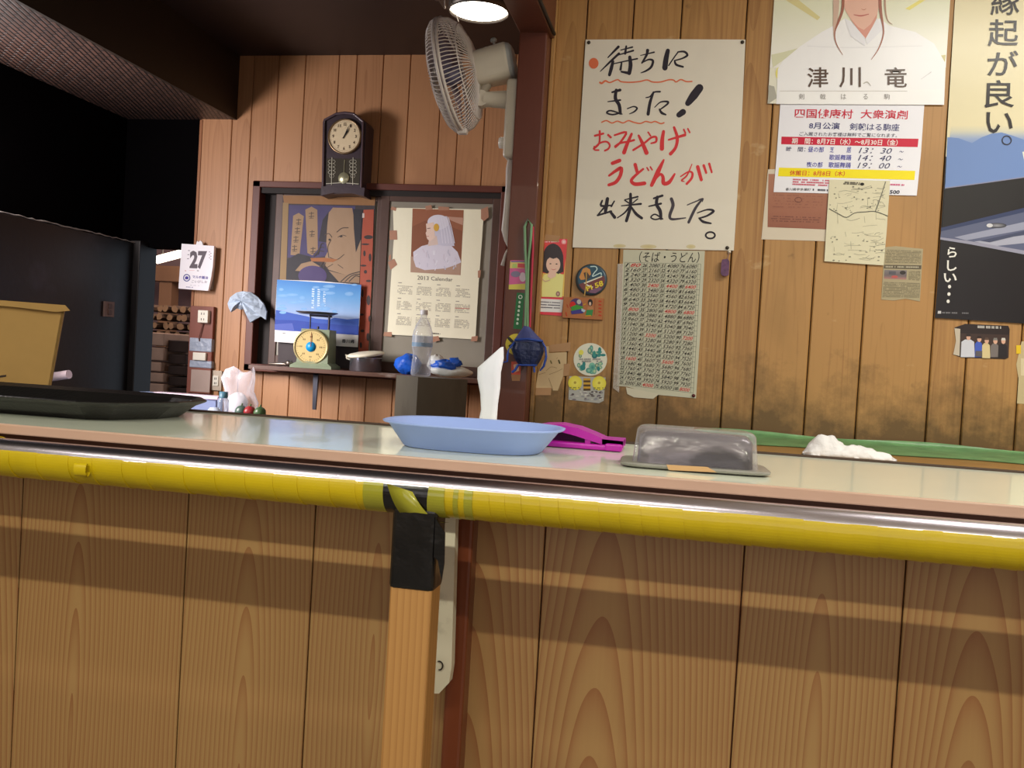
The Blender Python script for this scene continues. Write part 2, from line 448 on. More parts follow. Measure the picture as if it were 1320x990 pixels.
        o = bpy.data.objects.new(name, me); COL.objects.link(o); o.location = loc
        if parent is not None: o.parent = parent
        return o
PAPER = print_mat('printed_paper'); GLOSSY = print_mat('glossy_print', 0.28, 0.05, 6.0)
# ================================================================== THE SETTING
WALLW = wood('notice_wall_wood', (178, 133, 78), (134, 88, 44), ring=0.013, tilt=0.02, cut=0.02, contrast=0.35, rough=0.5, noise=0.02, tone=0.22, streak=1.3,
             stain=[((150, 112, 62), 5.0, 0.54, 0.4, (1, 1, 0.4)), ((214, 190, 146), 9.0, 0.66, 0.6, (1, 1, 1.6)), ((88, 62, 36), 16.0, 0.70, 0.6, (1, 1, 1))], grime=((100, 74, 38), 1.12, 0.95))
BACKW = wood('kitchen_wall_wood', (184, 134, 92), (142, 92, 56), ring=0.015, tilt=0.02, cut=0.02, contrast=0.3, rough=0.5, noise=0.02, tone=0.2, streak=0.6,
             stain=[((140, 92, 60), 2.5, 0.56, 0.35, (1, 1, 0.5))])
FRONTW = wood('counter_panel_wood', (168, 131, 84), (136, 80, 46), ring=0.0084, tilt=0.075, cut=0.012, contrast=0.7, rough=0.36, noise=0.010, tone=0.08, streak=0.25, coat=0.2)
GROOVE = mat('groove_dark', (52, 28, 16), 0.8); FGROOVE = mat('front_groove', (96, 42, 26), 0.7)
REDBROWN = mat('red_brown_paint', (98, 50, 36), 0.45, var=0.14, vscale=5, bump=0.05, bscale=60, stretch=(1, 1, 0.25), coat=0.2)
DARKBROWN = mat('dark_brown_timber', (62, 34, 28), 0.45, var=0.15, vscale=6, stretch=(4, 1, 1))
CEILM = mat('sooty_ceiling_board', (38, 25, 24), 0.5, var=0.15, vscale=3)
SOOT = mat('soot_black_wall', (17, 14, 17), 0.42, var=0.25, vscale=4, spots=((74, 68, 90), 3.5, 0.58, 0.22), bump=0.06, bscale=30)
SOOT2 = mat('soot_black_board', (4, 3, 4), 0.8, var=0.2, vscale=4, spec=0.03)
FLOORM = mat('concrete_floor', (110, 104, 98), 0.6, var=0.1, vscale=6)
PLASTER = mat('plain_plaster', (176, 160, 138), 0.8, var=0.05)

def struct(name, mb_or_obj, mats=None, **k):
    o = mb_or_obj.build(name, mats, **k) if isinstance(mb_or_obj, MB) else mb_or_obj
    o['kind'] = 'structure'; return o
struct('floor', MB().box((-5.2, -3.0, -0.1), (2.7, 7.0, 0.0)), FLOORM)
struct('ceiling', MB().box((-3.45, 1.1, 2.76), (-0.5, 4.9, 2.84)), CEILM)
cl = MB(); cl.box((-3.45, -3.0, 2.76), (2.7, 1.1, 2.84)); cl.box((-0.5, 1.1, 2.76), (2.7, 3.04, 2.84)); struct('ceiling_dining', cl, mat('pale_ceiling_board', (206, 198, 184), 0.8, var=0.04))

def rep(x0, x1, start, pat):
    out = []; x = start; i = 0
    while x < x1:
        if x > x0: out.append(x)
        x += pat[i % len(pat)]; i += 1
    return out
NW = [-0.512, -0.414, -0.265, -0.114, 0.086, 0.182, 0.338, 0.49, 0.692, 0.791, 0.94, 1.09, 1.29, 1.39, 1.54, 1.69, 1.89, 1.99, 2.14, 2.29, 2.49]
struct('wall_right', boards('wall_right', -0.53, 0.0, 2.62, 2.76, 3.0, NW, mats=[WALLW, GROOVE], seed=11))
BW = [-2.64, -2.525, -2.374, -2.216, -2.02, -1.917, -1.765, -1.611, -1.433, -1.329, -1.184, -1.03, -0.83, -0.73, -0.58]
struct('wall_back', boards('wall_back', -2.83, 0.0, -0.49, 2.76, 4.85, BW, mats=[BACKW, GROOVE], seed=5))
struct('wall_side', boards('wall_side', 3.03, 0.0, 4.84, 2.76, -0.515, rep(3.03, 4.84, 3.1, [.1, .15, .15, .2]), mats=[BACKW, GROOVE], axis='y', flip=1, seed=8))
# black sooty wall of the kitchen's left side: a lower boarded half with a dusty ledge, the upper half set back
lw = MB(); lw.box((-3.3, 3.62, 0.0), (-3.17, 4.86, 1.687), 0.004)
struct('wall_left', lw, SOOT)
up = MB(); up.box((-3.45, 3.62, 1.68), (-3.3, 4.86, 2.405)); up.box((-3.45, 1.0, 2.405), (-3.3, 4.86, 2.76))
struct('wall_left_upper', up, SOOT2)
lg = MB()
rr = random.Random(3)
pts = [(-3.166+rr.uniform(-.004, .004), 3.62+1.2*i/40, 1.689+rr.uniform(-.002, .003)) for i in range(41)]
lg.tube(pts, [0.0015+rr.random()*0.003 for _ in pts], 5)
struct('trim_1', lg, mat('pale_dust', (150, 142, 136), 0.9))
ls = MB(); ls.box((-3.3, -3.0, 0.0), (-3.17, 1.95, 2.76)); ls.box((-3.3, 1.95, 0.0), (-3.17, 3.62, 1.05)); ls.box((-3.3, 1.95, 2.3), (-3.17, 3.62, 2.41))
struct('wall_left_front', ls, PLASTER)
# the flue hood over the stove: a soffit of embossed tiles
def embossed(name):
    m, nt, b, N, L = _nt(name)
    tc = N.new('ShaderNodeTexCoord'); mp = N.new('ShaderNodeMapping'); mp.inputs['Scale'].default_value = (1, 1, 1); mp.inputs['Rotation'].default_value = (0, 0, 1.25)
    L.new(tc.outputs['Object'], mp.inputs['Vector'])
    br = N.new('ShaderNodeTexBrick'); br.inputs['Scale'].default_value = 1.0; br.inputs['Brick Width'].default_value = 0.085; br.inputs['Row Height'].default_value = 0.024
    br.inputs['Mortar Size'].default_value = 0.006; br.inputs['Mortar Smooth'].default_value = 0.6
    br.inputs['Color1'].default_value = (*lin((80, 58, 50)), 1); br.inputs['Color2'].default_value = (*lin((62, 46, 40)), 1); br.inputs['Mortar'].default_value = (*lin((18, 12, 13)), 1)
    L.new(mp.outputs[0], br.inputs['Vector']); L.new(br.outputs['Color'], b.inputs['Base Color'])
    bp = N.new('ShaderNodeBump'); bp.inputs['Strength'].default_value = 0.8; bp.inputs['Distance'].default_value = 0.006; bp.invert = True
    L.new(br.outputs['Fac'], bp.inputs['Height']); L.new(bp.outputs[0], b.inputs['Normal']); b.inputs['Roughness'].default_value = 0.45
    return m
sf = MB(); sf.box((-3.3, 1.0, 2.405), (-2.63, 4.86, 2.43))
struct('ceiling_soffit', sf, embossed('embossed_soffit'))
fa = MB(); fa.box((-2.63, 1.0, 2.402), (-2.612, 4.86, 2.77))
struct('trim_2', fa, mat('soffit_edge', (40, 31, 24), 0.5))
# doorway into the wood store
ln = MB(); ln.box((-3.3, 4.86, 1.672), (-2.825, 4.95, 2.42)); struct('wall_back_lintel', ln, SOOT2)
jb = MB(); jb.box((-3.19, 4.78, 0.0), (-3.13, 4.95, 1.70), 0.004); struct('door_1', jb, mat('black_door_post', (26, 22, 22), 0.45, var=0.3, vscale=5, stretch=(3, 3, .4)))
rj = MB(); rj.box((-2.835, 4.845, 0.0), (-2.82, 4.96, 2.4)); struct('trim_3', rj, BACKW and mat('end_grain_edge', (150, 98, 62), 0.6))
# customers' side shell (behind the camera)
struct('wall_far_right', MB().box((2.62, -3.0, 0), (2.7, 3.0, 2.76)), PLASTER)
rw = MB(); rw.box((-3.3, -3.08, 0), (2.7, -3.0, 0.95)); rw.box((-3.3, -3.08, 2.35), (2.7, -3.0, 2.76)); rw.box((-3.3, -3.08, .95), (-1.8, -3.0, 2.35)); rw.box((2.4, -3.08, .95), (2.7, -3.0, 2.35))
struct('wall_front', rw, PLASTER)
hw = MB(); hw.box((-3.3, 1.15, 2.1), (-0.6, 1.25, 2.765)); struct('light_shield_header', hw, DARKBROWN)  # added unseen header, keeps front light off the upper kitchen wall
# post and beam at the end of the notice wall
po = MB(); po.box((-0.611, 2.90, 0), (-0.522, 3.06, 2.2), 0.004); struct('trim_4', po, REDBROWN)
be = MB(); be.box((-0.611, 1.1, 2.18), (-0.509, 2.96, 2.765), 0.004); struct('trim_5', be, REDBROWN)
sb = MB(); sb.box((-0.521, 2.975, 0), (-0.508, 3.0, 2.76), 0.002); struct('trim_6', wood_uv(sb.build('trim_6', WALLW), heart=(0.02, 0), tone=0.4))
db = MB(); db.tube([(-0.505, 1.3, 2.185), (-0.505, 2.93, 2.185)], 0.006, 6); struct('trim_7', db, mat('black_cable', (20, 16, 15), 0.5))

# ------------------------------------------------------------------ wood store seen through the doorway
st = MB(); st.box((-5.2, 6.9, 0), (-2.6, 7.0, 3.0)); struct('wall_store', st, mat('store_wall', (150, 118, 116), 0.8, var=0.12, vscale=4))
s2 = MB(); s2.box((-5.3, 4.95, 0), (-5.2, 7.0, 3.0)); struct('wall_store_left', s2, MATS['store_wall'])
sc_ = MB(); sc_.box((-5.2, 4.95, 2.3), (-2.6, 7.0, 2.36)); struct('ceiling_store', sc_, mat('store_ceiling', (176, 140, 122), 0.7))
RAW = mat('raw_timber', (150, 104, 74), 0.6, var=0.12, vscale=10, stretch=(1, 1, .3))
t1 = MB()
a, b = P(188, 352, 6.6), P(250, 338, 6.6); t1.box((a[0]-0.2, 6.55, a[2]-0.06), (b[0]+0.4, 6.66, a[2]+0.06), 0.004)
struct('trim_8', t1, RAW)
t2 = MB(); a = P(208, 365, 6.6); b = P(224, 365, 6.6); t2.box((a[0], 6.57, 0.2), (b[0], 6.68, a[2]+0.1), 0.004); struct('trim_9', t2, RAW)
# a bright strip light under the store's roof
a, b = P(202, 335, 6.2), P(252, 322, 6.2)
slp = thing('strip_lamp', (a+b)/2, 'glowing strip lamp under the roof of the wood store', 'lamp')
sl = MB(); sl.tube([a, b], 0.03, 10); sl.build('tube', mat('strip_lamp_glow', (255, 240, 215), 0.5, emit=4.0), slp)
for t_ in (.15, .85):
    c = a+(b-a)*t_; hb = MB(); hb.tube([(c[0], c[1], c[2]+.025), (c[0], c[1], 2.302)], 0.008, 6); hb.build('hanger_rod', mat('hanger_steel', (90, 80, 74), .5, metal=.5), slp)

# ================================================================== THE SERVICE COUNTER
ctr = thing('service_counter', (0, 1.55, 0), 'long cream topped serving counter faced with wood grain boards', 'counter')
CREAM = mat('cream_laminate', (228, 232, 216), 0.13, var=0.03, vscale=3, bump=0.01, bscale=4, coat=0.3)
PINKB = mat('pinkish_edge_band', (190, 156, 138), 0.3, var=0.05)
top = MB(); top.box((-2.7, 1.303, 0.9842), (2.45, 1.815, 1.0), 0.003); top.build('countertop', CREAM, ctr)
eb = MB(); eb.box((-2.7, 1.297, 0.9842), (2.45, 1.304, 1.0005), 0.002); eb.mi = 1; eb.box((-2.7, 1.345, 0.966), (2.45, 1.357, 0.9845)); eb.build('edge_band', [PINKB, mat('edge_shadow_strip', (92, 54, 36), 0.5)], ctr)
bl = MB(); bl.box((-2.7, 1.813, 0.96), (2.45, 1.825, 1.004), 0.002); bl.build('back_edge', mat('dark_back_edge', (58, 38, 24), 0.5), ctr)
bd = MB(); bd.box((-2.7, 1.545, 0.0), (2.45, 1.79, 0.9842)); bd.build('carcass', mat('counter_carcass', (120, 84, 54), 0.6), ctr)
FE = [-1.76, -1.52, -1.197, -0.864, -0.625, -0.36, -0.2245, 0.0925, 0.3315, 0.734, 1.054, 1.29, 1.70]
HEARTS = [P(x, 850, 1.5)[0] for x in (95, 315, 480, 600, 772, 1055, 1262)]
def fheart(i, a, b, rnd):
    for h in HEARTS:
        if a <= h <= b: return float(h)
    return a+(b-a)*rnd.uniform(0.25, 0.7)
fp = boards('front_panel', -2.7, 0.0, 2.45, 0.984, 1.50, FE, heart=fheart, depth=0.01, gap=0.0024, mats=[FRONTW, FGROOVE], seed=4, chamfer=0.0012)
fp.location = Vector((0, -1.55, 0)); fp.parent = ctr
bt = MB(); bt.box((P(578, 800, 1.462)[0], 1.462, 0.0), (P(606, 800, 1.462)[0]-.004, 1.504, 0.968), 0.005)
bt.build('batten', mat('red_brown_batten', (112, 56, 32), 0.35, var=0.15, vscale=6, stretch=(1, 1, .3), coat=.2), ctr)
wp = MB()
wp.prism_px([(540, 640), (589, 640), (587, 680), (582, 860), (579, 880), (566, 894), (540, 894)], 1.43, 1.45)
for q_ in ((.0, .02),): wp.box((P(545, 700, 1.44)[0], 1.45, .80), (P(572, 700, 1.44)[0], 1.50, .94))
wb = wp.build('bracket_plate', mat('white_painted_board', (214, 206, 186), 0.5, var=0.05, spots=((150, 140, 120), 30, 0.62, 0.4)), ctr)
hk = MB(); c = P(566, 858, 1.428)
hk.tube([(c[0]+0.006*math.cos(t), 1.428, c[2]+0.007*math.sin(t)) for t in np.linspace(-1.6, 2.0, 9)], 0.0012, 6); hk.build('hook', mat('dark_wire', (60, 54, 50), 0.4, metal=0.8), wb)

# ------------------------------------------------------------------ rail in front of the counter
RY, RZ, RR = 1.268, 0.953, 0.0285
rail = thing('hand_rail', (-0.37, RY, 0), 'shiny steel rail along the counter front wrapped underneath in yellow tape', 'rail')
CHROME = mat('polished_steel', (214, 206, 220), 0.24, metal=1.0, var=0.03, bump=0.015, bscale=18, stretch=(.2, 1, 1))
rp = MB(); rp.tube([(x, RY, RZ) for x in np.linspace(-2.6, 2.4, 26)], RR, 40); rp.build('pipe', CHROME, rail)
def arc(mb, x0, x1, r, a0, a1, th=0.0012, n=26, sl0=0.0, sl1=0.0, dr=0.0):
    """a strip of tape around the pipe from angle a0 down to a1 (0 faces the room, 90 up), ends slanted"""
    o, i_, o2, i2 = [], [], [], []
    for k in range(n+1):
        t = k/n; a = math.radians(a0+(a1-a0)*t)
        f = lambda rr_, x: (x, RY-rr_*math.cos(a), RZ+rr_*math.sin(a))
        o.append(f(r, x0+sl0*t)); o2.append(f(r+dr, x1+sl1*t)); i_.append(f(r-th, x0+sl0*t)); i2.append(f(r-th, x1+sl1*t))
    N_ = n+1; vs = o+o2+i_+i2; fs = []
    for k in range(n):
        fs += [[k, k+1, N_+k+1, N_+k], [2*N_+k, 3*N_+k, 3*N_+k+1, 2*N_+k+1]]
        fs += [[k, 2*N_+k, 2*N_+k+1, k+1], [N_+k, N_+k+1, 3*N_+k+1, 3*N_+k]]
    fs += [[0, N_, 3*N_, 2*N_], [n, 2*N_+n, 3*N_+n, N_+n]]
    mb.add(vs, fs, False)
rr = random.Random(21)
YEL = mat('yellow_vinyl_tape', (192, 166, 12), 0.36, var=0.08, vscale=14, bump=0.05, bscale=60, coat=0.2)
YEL2 = mat('olive_yellow_tape', (150, 146, 40), 0.24, var=0.1, vscale=20, coat=0.4)
yt = MB()
def tape_run(xa, xb, wmin, wmax):
    x = xa; sl = 0.012
    while x < xb:
        wd = rr.uniform(wmin, wmax); x1 = min(x+wd, xb)
        arc(yt, x, x1+0.002, RR+0.0011+rr.uniform(0, 0.0003), 27+rr.uniform(-1.6, 1.6), -175, sl0=sl, sl1=sl, dr=0.0011); x = x1
for (xa, xb, wa, wb2) in ((-1.056, -0.445, 0.034, 0.06), (-0.333, 2.38, 0.02, 0.034)):
    yt = MB(); tape_run(xa, xb, wa, wb2); yt.build('yellow_tape', YEL, rail)
yt = MB(); arc(yt, -2.5, -1.058, RR+0.0022, 120, -178, sl1=-0.01, n=40); yt.build('yellow_tape', YEL, rail)
for q_ in ((-0.447, -0.418, RR+0.0026, 27, .003, .006), (-0.352, -0.329, RR+0.0028, 28, -.004, .004), (-0.316, -0.309, RR+0.0027, 27, 0, 0), (-0.301, -0.289, RR+0.0027, 27, .002, .002)):
    ot = MB(); arc(ot, q_[0], q_[1], q_[2], q_[3], -175, sl0=q_[4], sl1=q_[5]); ot.build('olive_tape', YEL2, rail)['label'] = 'darker olive yellow tape beside the joint'
BLK = mat('black_vinyl_tape', (16, 15, 17), 0.26, var=0.2, vscale=30, bump=0.22, bscale=30, coat=0.3)
bk = MB(); arc(bk, -0.421, -0.349, RR+0.0022, 26, -175, n=30)
bk.build('black_tape', BLK, rail)['label'] = 'black tape wound round the rail joint'
dy = MB()
vs, fs = [], []
for k in range(13):
    t = k/12; a = math.radians(25-112*t); r = RR+0.0042+0.007*t*t
    xc = -0.412+0.030*t
    for q in (0, 1):
        x = xc+(0.038+0.014*t)*q; vs.append((x, RY-r*math.cos(a-0.25*q), RZ+r*math.sin(a-0.25*q)))
    if k: fs.append([2*k-2, 2*k-1, 2*k+1, 2*k])
b0 = len(vs); vs += [(v[0], v[1]+0.0014*1, v[2]) for v in vs[:b0]]
fs += [[i+b0 for i in f][::-1] for f in fs]
fs += [[2*k, 2*k+2, b0+2*k+2, b0+2*k] for k in range(12)]+[[2*k+1, b0+2*k+1, b0+2*k+3, 2*k+3] for k in range(12)]
dy.add(vs, fs, True); dy.build('patch_tape', YEL2, rail)['label'] = 'slanting yellow tape strip over the black tape'
# torn curl of tape at the left
cu = MB(); c = P(108, 606, RY-RR); vs, fs = [], []
for k in range(12):
    t = k/11; a = -0.6+5.0*t; r = 0.011*(1-0.35*t)
    for q in (0, 1): vs.append((c[0]-0.010+0.020*q+0.004*t, c[1]-0.008-r*math.sin(a)*0.5, c[2]+r*math.cos(a)))
    if k: fs.append([2*k-2, 2*k-1, 2*k+1, 2*k])
b0 = len(vs); vs += [(v[0], v[1]+0.001, v[2]+0.0006) for v in vs[:b0]]; fs += [[i+b0 for i in f][::-1] for f in fs]
cu.add(vs, fs, True); cu.build('loose_tape', YEL, rail)['label'] = 'curl of yellow tape peeling off the rail'
ps = MB(); ps.box((-0.402, 1.246, 0.0), (-0.341, 1.294, 0.93), 0.003)
PINE = wood('pale_pine', (182, 134, 78), (146, 94, 46), ring=0.009, tilt=0.03, cut=0.03, contrast=0.5, rough=0.5, noise=0.004, streak=0.3)
wood_uv(ps.build('post', PINE, rail), heart=(0.16, 0), tone=0.5)['label'] = 'pale squared timber post holding up the rail'
bw = MB(); bw.box((-0.4045, 1.2435, 0.818), (-0.3385, 1.2965, 0.938), 0.008, 3)
# tape tail hanging on the right of the post
vs = [(-0.341, 1.245, 0.925), (-0.326, 1.244, 0.905), (-0.3245, 1.2445, 0.862), (-0.327, 1.246, 0.838), (-0.334, 1.245, 0.866), (-0.340, 1.245, 0.87)]
bw.prism([(v[0], v[2]) for v in vs], 1.243, 1.2455)
bw.build('post_tape', BLK, rail)['label'] = 'black tape bound round the top of the timber post'
# ================================================================== THINGS ON THE COUNTER
def superellipse(cx, cy, a, b, z, n=56, e=3.0, rot=0.0):
    out = []
    for k in range(n):
        t = 2*PI*k/n; c, s = math.cos(t), math.sin(t)
        x = a*math.copysign(abs(c)**(2/e), c); y = b*math.copysign(abs(s)**(2/e), s)
        out.append(Vector((cx+x*math.cos(rot)-y*math.sin(rot), cy+x*math.sin(rot)+y*math.cos(rot), z)))
    return out
# blue oval tray
bt_ = MB(); cx, cy = -0.352, 1.497
R_ = lambda a, b, z, e=3.0: superellipse(cx, cy, a, b, z, 64, e, 0.02)
bt_.ring_loft([R_(.110, .082, 1.0005), R_(.113, .085, 1.002), R_(.140, .112, 1.037, 2.6), R_(.1475, .120, 1.0385, 2.6), R_(.149, .1215, 1.041, 2.6), R_(.146, .119, 1.042, 2.6), R_(.138, .110, 1.040, 2.6), R_(.110, .082, 1.004), R_(.02, .015, 1.0035)], True, True)
tag(bt_.build('oval_tray', mat('blue_plastic', (150, 172, 232), 0.38, var=0.03, vscale=20)), 'empty light blue plastic oval tray on the counter', 'tray')
# black serving tray
BLKT = mat('black_tray_plastic', (24, 22, 22), 0.3, var=0.15, bump=0.08, bscale=160)
def offs(poly, d):
    c = Vector((sum(p[0] for p in poly)/len(poly), sum(p[1] for p in poly)/len(poly))); out = []
    n = len(poly)
    for i in range(n):
        a, b, e = [Vector(poly[(i+q) % n]) for q in (-1, 0, 1)]
        n1 = Vector(((b-a).y, -(b-a).x)).normalized(); n2 = Vector(((e-b).y, -(e-b).x)).normalized()
        m_ = (n1+n2); m_ = m_/max(m_.dot(n1), 0.2); out.append((b.x+m_.x*d, b.y+m_.y*d))
    return out
foot = [(-1.62, 1.452), (-1.052, 1.468), (-1.02, 1.488), (-0.985, 1.585), (-0.985, 1.66), (-1.03, 1.725), (-1.075, 1.745), (-1.62, 1.745)]
tb = MB(); rg = lambda d, z: [Vector((p[0], p[1], z)) for p in offs(foot, d)]
tb.ring_loft([rg(0, 1.0005), rg(.003, 1.003), rg(.030, 1.024), rg(.047, 1.031), rg(.050, 1.034), rg(.046, 1.0355), rg(.028, 1.029), rg(-.004, 1.006), rg(-.05, 1.005)], True, True, smooth=False)
tag(tb.build('serving_tray', BLKT), 'black plastic serving tray at the left end of the counter', 'tray')
# magenta slicer
MAG = mat('magenta_plastic', (176, 22, 160), 0.35, var=0.05)
sl_ = thing('vegetable_slicer', (-0.19, 1.665, 1.0), 'magenta plastic slicer lying on the counter behind the blue tray', 'slicer')
X0 = lambda x: x
base = MB(); base.box((-0.295, 1.62, 1.001), (-0.118, 1.665, 1.0105), 0.003)
base.box((-0.147, 1.618, 1.001), (-0.117, 1.668, 1.0135), 0.003); base.build('base_bar', MAG, sl_)
ar = MB(); Yf = 1.63
arch = [(676, 551), (700, 547), (722, 547), (745, 552), (765, 560), (778, 566), (803, 568), (803, 574), (776, 573), (760, 568), (742, 562), (722, 556.5), (700, 555.5), (676, 560)]
ar.prism_px(arch, Yf, 1.70)
ar.build('arched_handle', MAG, sl_)
dv = MB(); dv.prism_px([(754, 562), (761, 564), (761, 574), (754, 574)], 1.632, 1.66); dv.prism_px([(776, 566), (803, 569), (803, 577), (776, 576)], 1.630, 1.69); dv.build('divider', MAG, sl_)
bldm = mat('slicer_steel', (200, 196, 190), 0.25, metal=0.9)
bb = MB()
for yy in (569.5, 573.5):
    bb.tube([P(690, yy-1.5, 1.645), P(756, yy+1.5, 1.645)], 0.0013, 6)
bb.build('blade', bldm, sl_)
bk_ = MB(); bk_.prism_px([(690, 556), (722, 556), (745, 561), (770, 571), (770, 574), (690, 571)], 1.69, 1.698); bk_.build('back_plate', mat('magenta_plastic_dark', (128, 14, 110), 0.4), sl_)
# clear plastic covered dish
cd_ = thing('covered_dish', (0.006, 1.452, 1.0), 'small grey dish under a clear plastic lid at the counter front', 'dish')
ds = MB(); S2 = lambda a, b, z, e=7: superellipse(0.0055, 1.452, a, b, z, 56, e, 0.045)
ds.ring_loft([S2(.100, .056, 1.0005), S2(.110, .064, 1.003), S2(.1115, .0655, 1.006), S2(.109, .063, 1.0075), S2(.02, .02, 1.0075)], True, True, smooth=False)
ds.build('dish_base', mat('grey_clear_plastic', (138, 136, 130), 0.3, var=0.1, vscale=40), cd_)
fl = MB(); fl.ring_loft([S2(.086, .045, 1.0076), S2(.084, .043, 1.046, 6), S2(.077, .036, 1.054, 5), S2(.03, .012, 1.056, 3)], True, True)
fl.build('contents', mat('dark_foil_wrap', (120, 112, 120), 0.26, metal=0.3, var=0.4, vscale=10, bump=0.4, bscale=22, spots=((36, 30, 36), 13, 0.47, 0.95), stretch=(.6, 1, 1.4)), cd_)['label'] = 'dark foil wrapped contents seen through the lid'
ld = MB()
ld.ring_loft([S2(.0935, .0525, 1.008), S2(.0925, .0515, 1.012), S2(.0885, .047, 1.055, 6), S2(.085, .043, 1.0595, 5), S2(.078, .038, 1.0612, 5), S2(.02, .01, 1.0615, 3)], False, True)
def clear(name, tint, a, rough=0.06):
    """thin clear plastic film: mostly see-through with glossy reflections"""
    if name in MATS: return MATS[name]
    m = bpy.data.materials.new(name); m.use_nodes = True; nt = m.node_tree; N, L = nt.nodes, nt.links
    b = N['Principled BSDF']; b.inputs['Base Color'].default_value = (*lin(tint), 1); b.inputs['Roughness'].default_value = rough
    b.inputs['Alpha'].default_value = a; b.inputs['Specular IOR Level'].default_value = 0.8
    tc = N.new('ShaderNodeTexCoord'); nz = N.new('ShaderNodeTexNoise'); nz.inputs['Scale'].default_value = 30; L.new(tc.outputs['Object'], nz.inputs['Vector'])
    bp = N.new('ShaderNodeBump'); bp.inputs['Strength'].default_value = 0.15; bp.inputs['Distance'].default_value = 0.01; L.new(nz.outputs['Fac'], bp.inputs['Height']); L.new(bp.outputs[0], b.inputs['Normal'])
    fr = N.new('ShaderNodeLayerWeight'); fr.inputs['Blend'].default_value = 0.35
    mr = N.new('ShaderNodeMapRange'); mr.inputs['To Min'].default_value = a; mr.inputs['To Max'].default_value = min(1, a+0.55); L.new(fr.outputs['Facing'], mr.inputs['Value']); L.new(mr.outputs[0], b.inputs['Alpha'])
    MATS[name] = m; return m
ld.build('lid', clear('clear_lid', (190, 186, 194), 0.10), cd_)
sk = Sheet(1.3835); sk.base([(859, 599), (912, 602), (924, 609), (862, 606)], (196, 156, 112), 0.001); sk.build('sticker', PAPER, cd_)['label'] = 'tan paper sticker on the dish rim'
# white tissue standing behind the blue tray
tw = MB(); Yt = 1.725
L_ = [(641, 562, 0), (640, 540, 0), (641, 520, .0), (644, 500, 0), (645, 480, 0), (648, 462, 0), (649, 447, 0)]
l_ = [(614, 562, 0), (617, 545, 0), (621, 528, 0), (620, 508, 0), (616, 488, 0), (617, 474, 0), (645, 448, 0)]
rings = []
for a, b in zip(l_, L_):
    p, q = P(a[0], a[1], Yt), P(b[0], b[1], Yt); c = (p+q)/2; h = np.linalg.norm(q-p)/2
    ring = []
    for k in range(16):
        t = 2*PI*k/16; rr_ = 1+0.16*math.sin(3*t+a[1]*.03)+.1*math.sin(5*t)
        ring.append(Vector((c[0]+h*math.cos(t), c[1]+0.45*max(h, .006)*math.sin(t)*rr_, c[2]+(q[2]-p[2])/2*math.cos(t))))
    rings.append(ring)
zb = min(v.z for v in rings[0])
for v in rings[0]: v.z = 1.0005
tw.ring_loft(rings)
to = tw.build('paper_towel', mat('white_tissue', (236, 238, 246), 0.9, var=0.01, bump=0.2, bscale=14))
tag(to, 'white paper towel twisted upright behind the blue tray', 'paper towel')

# ------------------------------------------------------------------ worktop along the notice wall
wt = MB(); wt.box((0.0, 2.30, 0.90), (2.6, 2.985, 0.95), 0.004)
wt_o = wt.build('wall_worktop', mat('brown_worktop', (150, 112, 60), 0.4, var=0.12, vscale=8, coat=.2)); tag(wt_o, 'brown worktop running below the notice wall behind the counter', 'worktop')
for x in (0.02, 1.2, 2.5):
    wl = MB(); wl.box((x, 2.34, 0), (x+0.05, 2.95, 0.905)); wl.build('support_panel', mat('support_wood', (110, 80, 50), 0.6), wt_o)
gs = MB(); NX, prof = 40, [(2.70, .9515), (2.76, .953), (2.83, .952), (2.90, .954), (2.95, .955), (2.972, .958), (2.982, .964), (2.984, .970)]
g = random.Random(5); vs, fs = [], []
for i in range(NX+1):
    x = 0.02+2.4*i/NX
    for j, (y, z) in enumerate(prof): vs.append((x+0.02*math.sin(j*2+i)*(i in (0, NX)), y-(0.02*math.sin(i*.9) if j == 0 else 0), z+(g.uniform(0, .006) if 0 < j < 6 else 0)+(0.004*math.sin(i*.7) if j == 7 else 0)))
m_ = len(prof)
for i in range(NX):
    for j in range(m_-1): fs.append([i*m_+j, (i+1)*m_+j, (i+1)*m_+j+1, i*m_+j+1])
b0 = len(vs); vs += [(v[0], v[1]+.0008, v[2]+.0012) for v in vs]; fs += [[i+b0 for i in f][::-1] for f in fs]
gs.add(vs, fs, True)
tag(gs.build('plastic_sheet', mat('green_plastic_sheet', (116, 166, 112), 0.35, var=0.25, vscale=14, alpha=0.72, bump=0.3, bscale=18)), 'crumpled green plastic sheet laid along the foot of the notice wall', 'sheet')
wc = MB()
from mathutils import noise as mnoise
spine = [(1036, .030, .020), (1052, .036, .034), (1072, .038, .040), (1090, .036, .036), (1106, .034, .026), (1124, .030, .018), (1140, .024, .014), (1156, .014, .008)]
NA = 26; rings = []
for i in range(43):
    t = i/42*(len(spine)-1); k = min(int(t), len(spine)-2); u = t-k
    px = spine[k][0]+(spine[k+1][0]-spine[k][0])*u; wd = spine[k][1]+(spine[k+1][1]-spine[k][1])*u; hg = spine[k][2]+(spine[k+1][2]-spine[k][2])*u
    x = P(px, 578, 2.5)[0]; ring = []
    e_ = min(1, .25+i/4, .25+(42-i)/4)
    for a in range(NA):
        th = 2*PI*a/NA; y = math.cos(th)*wd*e_; z = math.sin(th)
        f = mnoise.noise(Vector((x*28, th*1.3, 1.7)))*.55+mnoise.noise(Vector((x*60, th*2.6, 5.1)))*.3
        zz = .9512+max(0.0, z)*hg*e_*(1+f*1.1) if z > 0 else .9506
        ring.append(Vector((x+.010*mnoise.noise(Vector((x*30, th*2, 9.0))), 2.50+y*(1+.35*f), zz)))
    rings.append(ring)
wc.ring_loft(rings)
tag(wc.build('wet_cloth', mat('white_cloth', (228, 226, 228), 0.9, var=0.03, bump=0.5, bscale=45)), 'crumpled white cloth on the brown worktop', 'cloth')

